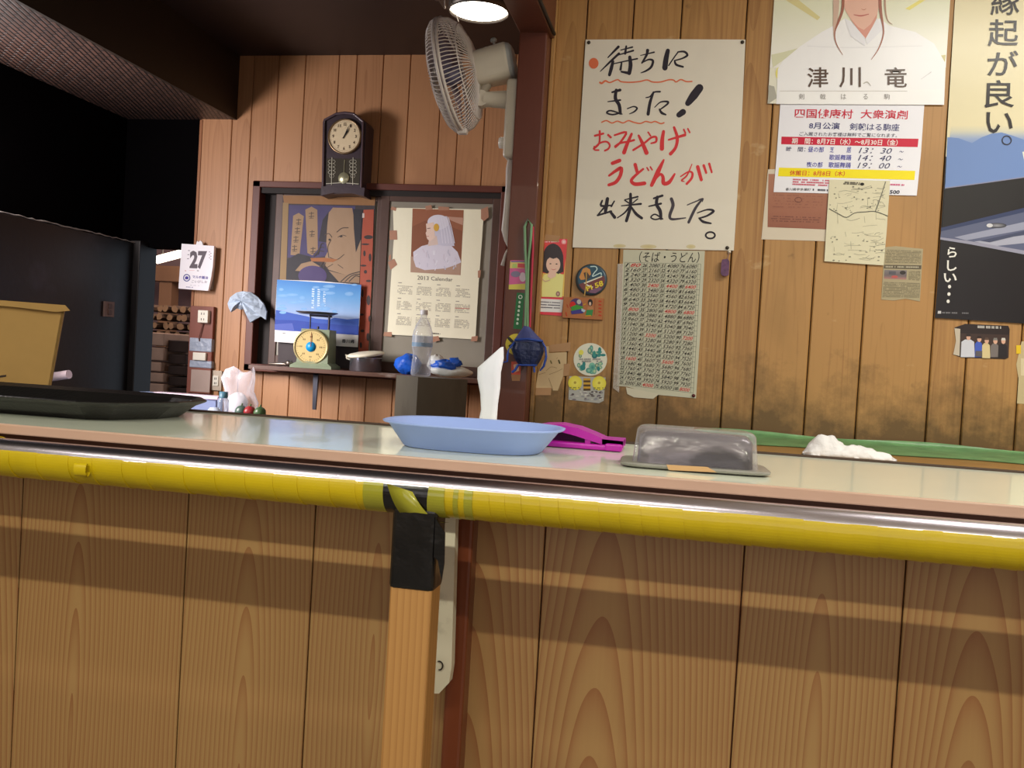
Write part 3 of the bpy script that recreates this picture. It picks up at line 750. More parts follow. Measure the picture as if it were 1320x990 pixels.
# ================================================================== THE KITCHEN
# long steel bench along the black wall carrying the carton and the washing-up things
bn = MB(); bn.box((-3.12, 1.95, 0.755), (-1.95, 4.40, 0.795), 0.004)
bno = bn.build('kitchen_bench', mat('bench_steel', (134, 142, 160), 0.35, metal=0.3, var=0.1)); tag(bno, 'low steel kitchen bench running along the black wall', 'bench')
for x in (-3.08, -2.03):
    for y in (2.0, 4.3):
        lg_ = MB(); lg_.box((x, y, 0), (x+.04, y+.04, .757)); lg_.build('leg', MATS['bench_steel'], bno)
# carton
CARD = mat('corrugated_cardboard', (172, 136, 78), 0.75, var=0.05, vscale=20)
bx = thing('cardboard_box', (-1.95, 2.25, 0.795), 'open brown cardboard box standing behind the black serving tray', 'box')
c0, c1, c2, c3 = P(-60, 392, 2.1), P(84, 394, 2.1), P(66, 512, 2.1), P(-60, 506, 2.1)
dz = c2[2]-0.796; k_ = (c2[0]-c1[0])/(c1[2]-c2[2])
zb = 0.796; xb = c2[0]+k_*dz*0.5
b1 = MB(); sd = np.array((-.60, .80)); L_s = .30
fx = np.array((-.80, -.60)); base = np.array((c1[0], 2.10))         # the carton is turned so its right side runs straight away
def cp(u, z, w_=0.0):                                               # u metres along the front from its right top corner, w_ back along the side
    q = base+fx*u+sd*w_; return Vector((q[0], q[1], z))
rake = (c1[0]-c2[0])/(c1[2]-c2[2])/.80
lean = lambda z: (c1[2]-z)*rake*.8
zt_ = c1[2]
def panel(pts, n_, th=.006):
    nv = Vector(n_)*th; b1.ring_loft([pts, [p+nv for p in pts]], smooth=False)
panel([cp(0, zt_), cp(.34, zt_), cp(.34, zb), cp(lean(zb), zb)], (-.6, .8, 0))
panel([cp(0, zt_), cp(lean(zb), zb), cp(lean(zb), zb, L_s), cp(0, zt_-.01, L_s)], (-.8, -.6, 0))
panel([cp(.0, zt_-.01, L_s-.006), cp(.34, zt_-.01, L_s-.006), cp(.34, zb, L_s-.006), cp(lean(zb), zb, L_s-.006)], (-.6, .8, 0))
panel([cp(.334, zt_), cp(.334, zb), cp(.334, zb, L_s), cp(.334, zt_-.01, L_s)], (-.8, -.6, 0))
panel([cp(lean(zb), zb), cp(.334, zb), cp(.334, zb, L_s), cp(lean(zb), zb, L_s)], (0, 0, 1))
b1.build('carton_body', CARD, bx)
f1 = MB(); fp2 = [cp(-.012, zt_-.012, -.004), cp(.0, zt_+.001, -.004), cp(.34, zt_+.003, -.004), cp(.34, zt_-.006, -.004), cp(.10, zt_-.013, -.004), cp(.02, zt_-.018, -.004)]
f1.ring_loft([fp2, [p+Vector((.6, -.8, 0))*.007 for p in fp2]], smooth=False); f1.build('folded_flap', CARD, bx)
def on_front(px, py):                                               # where a photo point falls on the carton's front
    d = ray(px, py); nn = np.array((.6, -.8, 0)); o = np.array((base[0], base[1], 0)); t = np.dot(o-CAM*np.array((1, 1, 0)), nn)/np.dot(d, nn); q = CAM+d*t
    return Vector([float(v) for v in q])+Vector((.6, -.8, 0))*.001
for pts in ([(-7, 485), (8, 483), (8, 485.5), (-7, 487.5)], [(4, 492), (8, 494), (9, 498), (6, 498)]):
    ik = MB(); ik.ring_loft([[on_front(*p) for p in pts], [on_front(*p)+Vector((.6, -.8, 0))*.0004 for p in pts]], smooth=False)
    ik.build('ink_mark', mat('black_ink', (52, 36, 28), .7), bx)['label'] = 'black ink stroke on the carton'
# pipe stub
pp = MB(); q = PX(60, 486, -3.17)
pp.tube([(-3.172, q[1], q[2]), (-3.12, q[1]-.01, q[2]+.005), (-3.03, q[1]-.02, q[2]+.022)], 0.022, 12)
pp.build('pipe_stub', mat('white_pvc', (226, 206, 214), 0.5))
tag(bpy.data.objects['pipe_stub'], 'short white pipe sticking out of the black wall beside the cardboard box', 'pipe')
# dusty switch plate on the black wall
sw = thing('switch_plate', PX(139, 410, -3.168), 'dusty brown switch plate on the black wall', 'switch')
a, b = PX(133.5, 388, -3.168), PX(145, 409, -3.168)
m1 = MB(); m1.box((-3.170, min(a[1], b[1])-.0, b[2]), (-3.158, max(a[1], b[1])+.0, a[2]), .002); m1.build('plate', mat('dusty_switch', (124, 98, 88), 0.6, var=0.15, vscale=40), sw)
cy_, cz_ = (a[1]+b[1])/2, (a[2]+b[2])/2
m2 = MB(); m2.box((-3.16, cy_-.014, cz_-.03), (-3.152, cy_+.014, cz_-.004), .002); m2.box((-3.16, cy_-.014, cz_+.004), (-3.152, cy_+.014, cz_+.03), .002); m2.build('rocker', mat('switch_rocker', (96, 70, 62), 0.5), sw)

# firewood and timber in the store
LOG1 = mat('log_bark', (84, 58, 42), 0.8, var=0.3, vscale=18); LOG2 = mat('log_end', (146, 106, 74), 0.7, var=0.2, vscale=12)
zt = P(212, 448, 6.0)[2]
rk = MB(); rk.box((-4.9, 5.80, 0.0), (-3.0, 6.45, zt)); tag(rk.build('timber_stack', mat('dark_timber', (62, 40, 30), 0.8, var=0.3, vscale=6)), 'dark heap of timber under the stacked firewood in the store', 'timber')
rl = random.Random(12); protos = []; R0 = .030
for k in range(5):
    mb = MB(); nn = rl.choice([3, 4, 5]); ph = rl.uniform(0, 6)
    prof = [(R0*(1 if i % 2 == 0 else rl.uniform(.72, .95))*math.cos(2*PI*i/(nn*2)+ph), R0*math.sin(2*PI*i/(nn*2)+ph)*rl.uniform(.75, 1)) for i in range(nn*2)]
    n = len(prof); A = [Vector((x, 0, z)) for x, z in prof]; B = [Vector((x, 0.34, z)) for x, z in prof]
    mb.ring_loft([A, B], False, False, smooth=False); mb.mi = 1; mb.add(A, [list(range(n))]); mb.add(B, [list(range(n))[::-1]])
    protos.append(mb.build('split_log', [LOG1, LOG2], loc=(0, 0, 0)))
first = set(); cnt = 0; row = 0; z = zt+R0+.002
x_l, x_r = P(186, 430, 5.9)[0], P(248, 430, 5.9)[0]
ztop = P(212, 388, 5.9)[2]
while z < ztop:
    x = x_l-.02+(R0 if row % 2 else 0)
    while x < x_r+.04:
        pr_ = protos[(cnt*7+row) % 5]
        if id(pr_) in first: o = pr_.copy(); COL.objects.link(o)
        else: o = pr_; first.add(id(pr_))
        o.location = (x, 5.88+rl.uniform(-.04, .04), z); o.rotation_euler = (0, rl.uniform(0, 6.28), 0); o.scale = (rl.uniform(.7, 1), 1, rl.uniform(.7, 1))
        tag(o, 'split firewood log in the stack seen through the doorway', 'firewood', 'split firewood stacked in the store'); cnt += 1; x += 2*R0+.004
    z += 2*R0*.95+.003; row += 1
TB = mat('sawn_block', (196, 150, 124), 0.7, var=0.14, vscale=9)
Yb = 5.36
rows_ = [(428, 446, 186, 211, 'pale sawn timber block on top of the pile inside the doorway'), (447, 465, 186, 210, 'sawn timber block second from the top of the pile inside the doorway'), (466, 479, 188, 207, 'sawn timber block third from the top of the pile inside the doorway'), (480, 493, 191, 210, 'sawn timber block second from the bottom of the pile inside the doorway'), (494, 512, 193, 210, 'lowest visible timber block of the pile inside the doorway')]
for (y0, y1, x0, x1, lab) in rows_:
    a, b = P(x0, y0, Yb), P(x1, y1, Yb); mb = MB(); mb.T = Matrix.Translation((a[0], Yb, 0)) @ Matrix.Rotation(rl.uniform(-.06, .06), 4, 'Z')
    mb.box((0, 0, b[2]+.001), (b[0]-a[0], .30, a[2]), .005); tag(mb.build('timber_block', TB), lab, 'timber block', 'sawn blocks piled inside the doorway')
zb2 = P(195, 512, Yb)[2]
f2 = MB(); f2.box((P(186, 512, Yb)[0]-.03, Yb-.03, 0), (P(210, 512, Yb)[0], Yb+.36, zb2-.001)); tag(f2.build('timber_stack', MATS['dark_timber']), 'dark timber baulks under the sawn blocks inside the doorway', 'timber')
xs = P(215, 480, Yb)[0]
for k, (y0, y1, xe) in enumerate(((438, 455, 244), (456, 470, 239), (471, 484, 240), (485, 498, 242), (499, 512, 241))):
    a, b = P(216, y0, 5.40), P(xe, y1, 5.40); mb = MB(); mb.box((a[0]+.004, 5.40, b[2]+.001), (b[0], 5.66, a[2]), .006)
    tag(mb.build('dark_plank', MATS['dark_timber']), 'dark plank end in the pile right of the sawn blocks, %s' % ('topmost', 'second from the top', 'in the middle', 'second from the bottom', 'lowest')[k], 'plank', 'dark planks piled inside the doorway')
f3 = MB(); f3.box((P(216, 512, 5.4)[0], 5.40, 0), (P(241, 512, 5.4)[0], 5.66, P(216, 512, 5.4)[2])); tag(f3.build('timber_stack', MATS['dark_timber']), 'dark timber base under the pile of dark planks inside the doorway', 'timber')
wn = MB(); a, b = P(235, 452, 6.85), P(250, 510, 6.85); wn.box((a[0], 6.86, b[2]), (b[0]+.1, 6.9, a[2])); 
wno = wn.build('window_2', mat('bright_daylight_gap', (255, 250, 240), 0.5, emit=2.5)); wno['kind'] = 'structure'
# ------------------------------------------------------------------ kitchen window (two dusty sliding sashes in a red-brown frame)
WINF = mat('window_frame_red', (92, 46, 34), 0.5, var=0.15, vscale=7, stretch=(1, 1, .3))
SASH = mat('sash_brown', (78, 54, 44), 0.5, var=0.18, vscale=8)
PANE = mat('dusty_pane', (146, 142, 130), 0.22, var=0.12, vscale=4, spots=((140, 136, 122), 7, 0.6, 0.4), coat=.4)
YF, YW = 4.77, 4.85
def rect_px(x0, y0, x1, y1, Y):
    a, b = P(x0, y0, Y), P(x1, y1, Y); return a[0], a[2], b[0], b[2]
wx0, wx1 = P(326, 235, YF)[0], P(657, 245, YF)[0]
wz1, wz0 = P(480, 236, YF)[2], P(335, 474, YF)[2]
wf = MB()
wf.box((wx0, YF, wz0-.02), (wx0+.045, YW, wz1), .004); wf.box((wx1-.045, YF, wz0-.02), (wx1, YW, wz1), .004)
wf.box((wx0, YF, wz1-.035), (wx1, YW, wz1), .004); wf.box((wx0, YF, wz0-.02), (wx1, YW, wz0+.02), .004)
win = struct('window_1', wf, WINF)
rb = MB(); rb.box((wx0+.045, 4.838, wz0), (wx1-.045, 4.846, wz1)); rb.box((wx0+.045, YF+.012, wz1-.065), (wx1-.045, 4.84, wz1-.035)); rb.build('recess', mat('dark_recess', (30, 24, 22), 0.7), win)
def sash(x0, x1, y0, y1, fw, tone):
    z0, z1 = wz0+.02, wz1-.062
    s_ = MB(); s_.box((x0, y0, z0), (x0+fw, y1, z1), .003); s_.box((x1-fw, y0, z0), (x1, y1, z1), .003); s_.box((x0+fw, y0, z0), (x1-fw, y1, z0+.055), .003); s_.box((x0+fw, y0, z1-.03), (x1-fw, y1, z1), .003)
    so = s_.build('sash', SASH, win)
    p_ = MB(); p_.box((x0+fw-.003, (y0+y1)/2-.004, z0+.05), (x1-fw+.003, (y0+y1)/2+.004, z1-.028)); p_.build('pane', PANE, so)
sx0 = P(352, 360, 4.825)[0]; sx1 = P(492, 360, 4.825)[0]
sash(sx0, sx1, 4.812, 4.836, .042, 0)
tx0 = P(486, 360, 4.79)[0]; tx1 = P(642, 360, 4.79)[0]
sash(tx0, tx1, 4.784, 4.808, .05, 1)
PY1, PY2 = 4.819, 4.7915           # faces of the left and the right pane

# shelf under the window and its bracket
sh = thing('wall_shelf', (-1.9, 4.6, 1.02), 'narrow dark brown shelf below the kitchen window', 'shelf')
SZ = 1.043
s1 = MB(); s1.box((P(322, 476, 4.52)[0], 4.50, SZ-.022), (-1.02, 4.768, SZ), .003)
s1.build('plank', mat('shelf_plank', (88, 60, 48), 0.4, var=0.2, vscale=8, spots=((206, 200, 190), 9, 0.62, 0.7), stretch=(.4, 1, 1)), sh)
s2 = MB(); bx_ = P(409, 480, 4.62)[0]; zb_ = P(409, 528, 4.62)[2]
s2.prism([(bx_-.014, SZ-.022), (bx_+.014, SZ-.022), (bx_+.009, zb_), (bx_-.009, zb_)], 4.60, 4.615); s2.box((bx_-.014, 4.60, SZ-.034), (bx_+.014, 4.838, SZ-.0225))
s2.build('bracket', mat('grey_painted_steel', (78, 80, 92), 0.4, metal=.3), sh)

# ------------------------------------------------------------------ kitchen scale
sc0 = P(400, 477, 4.56)
ks = thing('kitchen_scale', (sc0[0], 4.62, SZ), 'old green dial kitchen scale with a yellowed face on the shelf', 'scale')
GRN = mat('scale_green', (132, 146, 122), 0.45, var=0.12, vscale=14, spots=((170, 170, 150), 10, .6, .5))
ang = math.radians(8)
T = Matrix.Translation((sc0[0]+.005, 4.625, SZ)) @ Matrix.Rotation(ang, 4, 'Z')
def mk(): m_ = MB(); m_.T = T; return m_
b = mk(); b.ring_loft([[Vector(v) for v in ((-.115, -.10, .0005), (.105, -.10, .0005), (.105, .10, .0005), (-.115, .10, .0005))], [Vector(v) for v in ((-.113, -.10, .014), (.103, -.10, .014), (.103, .10, .014), (-.113, .10, .014))], [Vector(v) for v in ((-.085, -.085, .03), (.08, -.085, .03), (.08, .085, .03), (-.085, .085, .03))], [Vector(v) for v in ((-.07, -.07, .205), (.078, -.07, .205), (.078, .075, .205), (-.07, .075, .205))]], smooth=False)
b.build('housing', GRN, ks)
d = mk(); d.lathe([(.092, 0), (.0945, -.008), (.091, -.017), (.084, -.0185), (.083, -.014)], (-.012, -.07, .112), 40, (0, 1, 0), caps=True); dial_rim = d.build('dial_rim', mat('scale_rim', (176, 164, 118), .35, metal=.3), ks)
d = mk(); d.lathe([(.083, -.0145), (.0001, -.0148)], (-.012, -.07, .112), 40, (0, 1, 0), caps=False); d.mi = 1
d.lathe([(.026, -.0152), (.026, -.0168), (.0001, -.017)], (-.012, -.07, .112), 32, (0, 1, 0), caps=False); d.mi = 2
for k in range(40):
    t = 2*PI*k/40; r0, r1 = (.062, .076) if k % 5 == 0 else (.07, .076); wd = .0014 if k % 5 == 0 else .0008
    ux, uz = math.sin(t), math.cos(t)
    d.add([(-.012+ux*r0-uz*wd, -.0852, .112+uz*r0+ux*wd), (-.012+ux*r0+uz*wd, -.0852, .112+uz*r0-ux*wd), (-.012+ux*r1+uz*wd, -.0852, .112+uz*r1-ux*wd), (-.012+ux*r1-uz*wd, -.0852, .112+uz*r1+ux*wd)], [[0, 1, 2, 3]])
    if k % 5 == 0:
        for q in (-1, 1):
            cx2, cz2 = -.012+ux*.052+q*.004, .112+uz*.052
            d.add([(cx2-.0022, -.0852, cz2-.004), (cx2+.0022, -.0852, cz2-.004), (cx2+.0022, -.0852, cz2+.004), (cx2-.0022, -.0852, cz2+.004)], [[0, 1, 2, 3]])
d.build('dial_face', [mat('dial_cream', (214, 192, 132), .4, var=.06), mat('dial_blue', (0, 140, 200), .4, var=.02), mat('dial_ink', (120, 96, 60), .6)], ks)
d = mk(); d.box((-.0135, -.0885, .112), (-.0105, -.0875, .182)); d.build('needle', mat('needle_brown', (140, 70, 40), .4), ks)
d = mk(); d.tube([(-.002, 0, .203), (-.002, 0, .222)], .006, 10); d.tube([(-.045, 0, .204), (-.045, 0, .283)], .004, 8); d.tube([(.055, 0, .204), (.055, 0, .283)], .006, 8); d.box((-.05, -.004, .272), (.07, .004, .282)); d.build('pan_support', mat('dark_steel', (60, 58, 66), .4, metal=.7), ks)
d = mk(); d.ring_loft([superellipse(-.012, 0, a_, b_, z_, 32, 2.2) for a_, b_, z_ in ((.05, .05, .283), (.085, .075, .284), (.108, .09, .293), (.111, .092, .296), (.105, .088, .295), (.05, .05, .287))], smooth=True); d.build('pan', mat('worn_pan', (96, 92, 96), .3, metal=.7, var=.2), ks)

# steel pot with a cream lid
pt0 = P(470, 479, 4.62)
pot = thing('cooking_pot', (pt0[0], 4.63, SZ), 'small steel pot with a tilted cream lid on the shelf', 'pot')
pm = MB(); pm.lathe([(.078, .0005), (.083, .004), (.083, .07), (.086, .073), (.083, .075), (.079, .072), (.079, .006), (.001, .005)], (pt0[0], 4.63, SZ), 40); pm.build('pot_body', mat('bright_steel', (176, 178, 190), .2, metal=.9, var=.1, vscale=6, stretch=(6, 6, .5)), pot)
lt = MB(); lt.T = Matrix.Translation((pt0[0]-.002, 4.63, SZ+.092)) @ Matrix.Rotation(math.radians(6), 4, 'Y') @ Matrix.Rotation(math.radians(7), 4, 'X') @ Matrix.Rotation(math.radians(-12), 4, 'Y')
lt.lathe([(.093, -.010), (.097, -.006), (.097, .0), (.085, .006), (.05, .011), (.001, .013)], (0, 0, 0), 40); lt.build('lid', mat('cream_enamel', (232, 228, 206), .35, var=.03, bump=.1, bscale=25), pot)
hd = MB(); hd.tube([(pt0[0]-.083, 4.63, SZ+.056), (pt0[0]-.102, 4.62, SZ+.064), (pt0[0]-.106, 4.62, SZ+.082)], .005, 8); hd.build('handle', MATS['cream_enamel'], pot)
# things lying at the window's left corner
tg = MB(); a = P(352, 462, 4.66); tg.tube([(a[0]-.03, 4.68, SZ+.008), (a[0]+.05, 4.66, SZ+.012), (a[0]+.13, 4.67, SZ+.008)], [.006, .009, .006], 8); tg.ball((a[0]+.09, 4.665, SZ+.018), .018, 12, (1.3, 1, .9), .15, 4)
tag(tg.build('metal_ladle', mat('dull_metal', (120, 112, 104), .35, metal=.8, var=.2)), 'small dull metal ladle lying left of the kitchen scale', 'ladle')

# grey steel cabinet by the post
A_ = P(537, 520, 4.05)[:2]; B_ = P(601, 520, 4.16)[:2]; C_ = P(509, 520, 4.20)[:2]; D_ = B_+C_-A_
cb = MB(); cb.prism_z([tuple(A_), tuple(B_), tuple(D_), tuple(C_)], 0.0, 1.046)
cbo = cb.build('steel_cabinet', mat('grimy_steel', (104, 100, 88), .42, metal=.25, var=.2, vscale=5, spots=((74, 68, 56), 6, .55, .5), stretch=(1, 1, .4))); tag(cbo, 'grimy grey steel cabinet under the plastic bottle', 'cabinet')
# PET bottle
bc = (P(542, 487, 4.19)[0], 4.19)
pb = thing('plastic_bottle', (bc[0], bc[1], 1.046), 'clear plastic water bottle with a pale blue label', 'bottle')
def glassy(name, tint):
    if name in MATS: return MATS[name]
    return clear(name, tint, 0.16, 0.05)
prof = [(.001, .001), (.040, .0015), (.047, .008), (.048, .03), (.045, .036), (.048, .044), (.044, .052), (.047, .060), (.043, .068), (.046, .076), (.041, .085), (.044, .094), (.041, .104), (.044, .114), (.047, .125), (.048, .14), (.048, .19), (.046, .205), (.038, .232), (.026, .256), (.016, .272), (.0145, .278), (.0145, .286), (.0165, .287), (.0165, .290), (.0145, .291)]
q = MB(); q.lathe(prof, (*bc, 1.046), 32, caps=False); q.build('bottle_body', glassy('clear_pet', (214, 222, 236)), pb)
q = MB(); q.lathe([(.0175, .289), (.0178, .308), (.016, .311), (.001, .311)], (*bc, 1.046), 24); q.build('cap', mat('white_cap', (232, 234, 240), .4), pb)
q = MB(); q.lathe([(.0486, .138), (.0486, .192)], (*bc, 1.046), 32, caps=False); q.mi = 1; q.lathe([(.0489, .140), (.0489, .158)], (*bc, 1.046), 32, caps=False)
q.build('label_band', [clear('label_film', (206, 222, 240), .3, .3), mat('label_blue', (140, 188, 226), .4, alpha=.55)], pb)
# plastic bags on the cabinet and shelf
WB = mat('white_plastic_bag', (226, 232, 228), .4, var=.03, bump=.7, bscale=22); BB = mat('blue_plastic_bag', (32, 98, 214), .35, var=.2, vscale=18, bump=.7, bscale=24)
q = MB(); c = P(527, 471, 4.58); q.ball((c[0], 4.57, SZ+.052), .06, 20, (1.15, .8, .85), .16, 3); tag(q.build('plastic_bag', BB), 'crumpled bright blue plastic bag left of the water bottle', 'bag')
wb_ = thing('plastic_bag', (P(575, 478, 4.31)[0], 4.31, 1.046), 'white plastic bag with a blue inner bag right of the water bottle', 'bag')
c = P(578, 476, 4.31)
q = MB(); q.ball((c[0]+.005, 4.33, 1.046+.030), .085, 24, (1.25, .75, .34), .08, 6); q.ball((c[0]-.07, 4.34, 1.046+.065), .042, 18, (1, .7, 1.0), .16, 8); q.build('white_wrap', WB, wb_)
q = MB(); q.ball((c[0]-.01, 4.30, 1.046+.058), .05, 20, (1.35, .75, .5), .3, 9); q.ball((c[0]+.035, 4.30, 1.046+.075), .022, 14, (1.4, .6, .9), .35, 2); q.build('blue_wrap', BB, wb_)

# ------------------------------------------------------------------ wall clock
ck = thing('pendulum_clock', (P(442, 250, 4.7)[0], 4.78, P(442, 250, 4.7)[2]), 'dark arched pendulum wall clock above the kitchen window', 'clock')
CW = mat('clock_case', (58, 46, 54), .4, var=.15, vscale=10, bump=.05, bscale=80, coat=.2)
q = MB()
def arch_px(l, r, tl, b, inset=0): pass
front = [(414.5, 250), (416, 157), (420, 153), (433, 145), (445, 143.5), (456, 145), (469, 155), (472, 160), (467, 250)]
q.prism_px(front, 4.715, 4.835)
q.prism_px([(413.5, 252), (414, 240), (470, 242), (469, 253), (455, 249.5), (430, 248.5)], 4.700, 4.835)
q.build('case', CW, ck)
q = MB(); outer = [(418, 155), (433, 147), (445, 145.6), (456, 147), (468, 156.5)]
for a_, b_ in zip(outer, outer[1:]): q.tube([P(*a_, 4.709), P(*b_, 4.709)], .007, 8)
q.tube([P(418, 155, 4.709), P(416.5, 240, 4.709)], .006, 8); q.tube([P(468, 156.5, 4.709), P(465.5, 242, 4.709)], .006, 8); q.build('door_frame', mat('clock_moulding', (84, 68, 76), .35, coat=.2), ck)
dc = P(443.7, 175.5, 4.70); R1 = .0885
q = MB(); q.lathe([(R1+.006, 0.012), (R1+.006, -.004), (R1, -.008), (R1-.003, -.004), (R1-.003, .004)], (dc[0], 4.706, dc[2]), 48, (0, 1, 0)); q.build('bezel', mat('brass_bezel', (150, 126, 96), .3, metal=.8), ck)
dl = Sheet(4.7015)
q = MB(); q.lathe([(R1, 0), (.001, -.001)], (dc[0], 4.705, dc[2]), 48, (0, 1, 0), caps=False); q.mi = 1
for k in range(60):
    t = 2*PI*k/60; r0, r1, wd = .076, .080, .0006
    ux, uz = math.sin(t), math.cos(t)
    q.add([(dc[0]+ux*r0-uz*wd, 4.7025, dc[2]+uz*r0+ux*wd), (dc[0]+ux*r0+uz*wd, 4.7025, dc[2]+uz*r0-ux*wd), (dc[0]+ux*r1+uz*wd, 4.7025, dc[2]+uz*r1-ux*wd), (dc[0]+ux*r1-uz*wd, 4.7025, dc[2]+uz*r1+ux*wd)], [[0, 1, 2, 3]])
for n_ in range(1, 13):
    t = 2*PI*n_/12; vs_, fs_ = text_geo(str(n_), .015); wd = .009 if n_ < 10 else .014; hh = .016
    q.add([(dc[0]+.064*math.sin(t)+(u-.5)*wd, 4.7022, dc[2]+.064*math.cos(t)+(v-.5)*hh) for u, v in vs_], fs_)
q.build('dial', [mat('dial_ivory', (226, 208, 172), .35, var=.05, vscale=12), mat('numeral_brown', (66, 46, 34), .5)], ck)
for nm, ang_, ln, wd in (('hour_hand', 33, .046, .0042), ('minute_hand', 24, .066, .0026)):
    t = math.radians(ang_); ux, uz = math.sin(t), math.cos(t); yq = 4.6995 if nm[0] == 'h' else 4.6985
    q = MB(); pts = [(-uz*wd, ux*wd, -.012), (uz*wd, -ux*wd, -.012)]
    cs = [(dc[0]-ux*.014-uz*wd*.6, dc[2]-uz*.014+ux*wd*.6), (dc[0]-ux*.014+uz*wd*.6, dc[2]-uz*.014-ux*wd*.6), (dc[0]+ux*ln*.6+uz*wd, dc[2]+uz*ln*.6-ux*wd), (dc[0]+ux*ln, dc[2]+uz*ln), (dc[0]+ux*ln*.6-uz*wd, dc[2]+uz*ln*.6+ux*wd)]
    q.prism(cs, yq, yq+.0007); q.build(nm, mat('hand_black', (24, 22, 22), .4), ck)
q = MB(); q.prism_px([(421, 204), (465, 204.5), (463, 239), (455, 237), (441, 236.3), (426, 236.5), (420, 238)], 4.7135, 4.7145); q.build('pendulum_window', mat('clock_dark_glass', (74, 70, 62), .12, coat=.5), ck)
q = MB()
for x_ in (427.7, 455):
    q.tube([P(x_+.3, 203, 4.712), P(x_-.3, 238.5, 4.712)], .0022, 6)
    for k in range(5):
        yy = 206+k*4.6; rx = 4.2 if k < 4 else 2.5
        for sgn in (-1, 1): q.tube([P(x_+sgn*(rx*math.sin(t)+.4), yy+2.3-2.3*math.cos(t), 4.712) for t in np.linspace(.2, 2.9, 7)], .0011, 5)
q.tube([P(420.5, 236.8, 4.712), P(441, 235.5, 4.712), P(462.5, 237.2, 4.712)], .002, 6); q.build('fretwork', mat('white_fretwork', (206, 204, 186), .5), ck)
q = MB(); pc = P(442.8, 229.5, 4.709); q.lathe([(.001, .004), (.030, .002), (.031, 0), (.029, -.003), (.001, -.004)], (pc[0], 4.711, pc[2]), 32, (0, 1, 0)); q.tube([(pc[0], 4.711, pc[2]+.02), (pc[0], 4.711, P(442, 206, 4.71)[2])], .0016, 6)
q.build('pendulum', mat('pendulum_brass', (186, 184, 152), .3, metal=.6), ck)

# ------------------------------------------------------------------ round ceiling lamp
LC = Vector((-1.045, 4.06, 2.69))
la = thing('ceiling_lamp', (LC.x, LC.y, 2.64), 'round glowing ceiling lamp beside the red brown beam', 'lamp')
q = MB(); q.lathe([(.001, 2.683), (.10, 2.684), (.123, 2.69), (.127, 2.70), (.125, 2.712)], (LC.x, LC.y, 0), 48); q.build('diffuser', mat('lamp_glow', (255, 244, 226), .4, var=0, emit=LAMP_EMIT), la)
q = MB(); q.lathe([(.129, 2.702), (.131, 2.681), (.135, 2.681), (.137, 2.715), (.11, 2.759), (.001, 2.759)], (LC.x, LC.y, 0), 48, caps=False); q.box((LC.x-.19, LC.y-.12, 2.735), (LC.x-.08, LC.y+.1, 2.7595), .004); q.box((LC.x-.175, LC.y-.115, 2.70), (LC.x-.15, LC.y-.09, 2.74), .003); q.build('lamp_housing', mat('lamp_housing_grey', (92, 86, 80), .4, metal=.4), la)
q = MB(); q.tube([(LC.x-.105, LC.y-.09, 2.70), (LC.x-.085, LC.y-.10, 2.655), (LC.x-.062, LC.y-.105, 2.605)], .0022, 6); q.tube([(LC.x-.13, LC.y-.10, 2.70), (LC.x-.128, LC.y-.10, 2.665)], .003, 6); q.build('pull_cord', mat('pale_cord', (214, 204, 190), .6), la)

# ------------------------------------------------------------------ wall fan on the post
FANW = mat('fan_cream', (218, 208, 190), .35, var=.05, vscale=10)
FANG = mat('fan_wire', (222, 212, 206), .35, var=.03)
fn = thing('wall_fan', (-.63, 2.98, 1.9), 'white wall mounted fan with its round wire guard, fixed to the red brown post', 'fan')
q = MB(); q.box((-.650, 2.925, P(655, 205, 2.95)[2]), (-.6115, 3.045, P(662, 103, 2.95)[2]), .012, 3)
q.prism([(-.652, 2.0), (-.652, 1.86), (-.6125, 1.80), (-.6125, 2.03)], 2.94, 3.03)
q.build('mounting_plate', FANW, fn)
q = MB(); kb = P(650, 183, 2.95); q.lathe([(.017, 0), (.019, .006), (.017, .022), (.001, .023)], (-.648, 2.965, kb[2]), 20, (-1, 0, 0)); q.build('speed_knob', mat('knob_white', (232, 226, 214), .35), fn)
ax = Vector((-math.cos(math.radians(13)), 0, -math.sin(math.radians(13)))); fc = Vector(tuple(P(583, 98, 2.98))); RG = .183
upv = Vector((ax.z*-1, 0, ax.x)).normalized(); upv = Vector((-math.sin(math.radians(13)), 0, math.cos(math.radians(13)))); sdv = Vector((0, 1, 0))
def fp_(ang_, r, t): return fc+(upv*math.cos(ang_)+sdv*math.sin(ang_))*r+ax*t
q = MB()
for (r_, t_, w_) in ((RG, 0.006, .0050), (RG, -.006, .0050)):
    q.tube([fp_(2*PI*k/72, r_, t_) for k in range(73)], w_, 8, caps=False)
bot = fp_(PI, RG+.002, 0); q.box(bot-Vector((.012, .012, .010)), bot+Vector((.020, .012, .008)), .003)
q.build('guard_rim', FANG, fn)
def cage(profile, n, nm):
    m_ = MB()
    for k in range(n):
        a_ = 2*PI*k/n; m_.tube([fp_(a_+tw_, r_, t_) for r_, t_, tw_ in profile], .0017, 5)
    for rr_, tt_ in ((profile[2][0], profile[2][1]), (profile[-1][0], profile[-1][1])):
        m_.tube([fp_(2*PI*k/48, rr_, tt_) for k in range(49)], .0022, 6, caps=False)
    return m_.build(nm, FANG, fn)
cage([(RG, -.006, 0), (RG-.006, -.030, .02), (RG-.03, -.058, .06), (.10, -.080, .12), (.055, -.088, .18)], 84, 'rear_guard')
cage([(RG, .006, 0), (RG-.003, .022, .01), (RG-.02, .036, .03), (.11, .052, .08), (.045, .058, .14)], 84, 'front_guard')
q = MB(); q.lathe([(.001, .062), (.043, .060), (.046, .055), (.001, .054)], fc, 28, ax); q.build('guard_badge', FANW, fn)
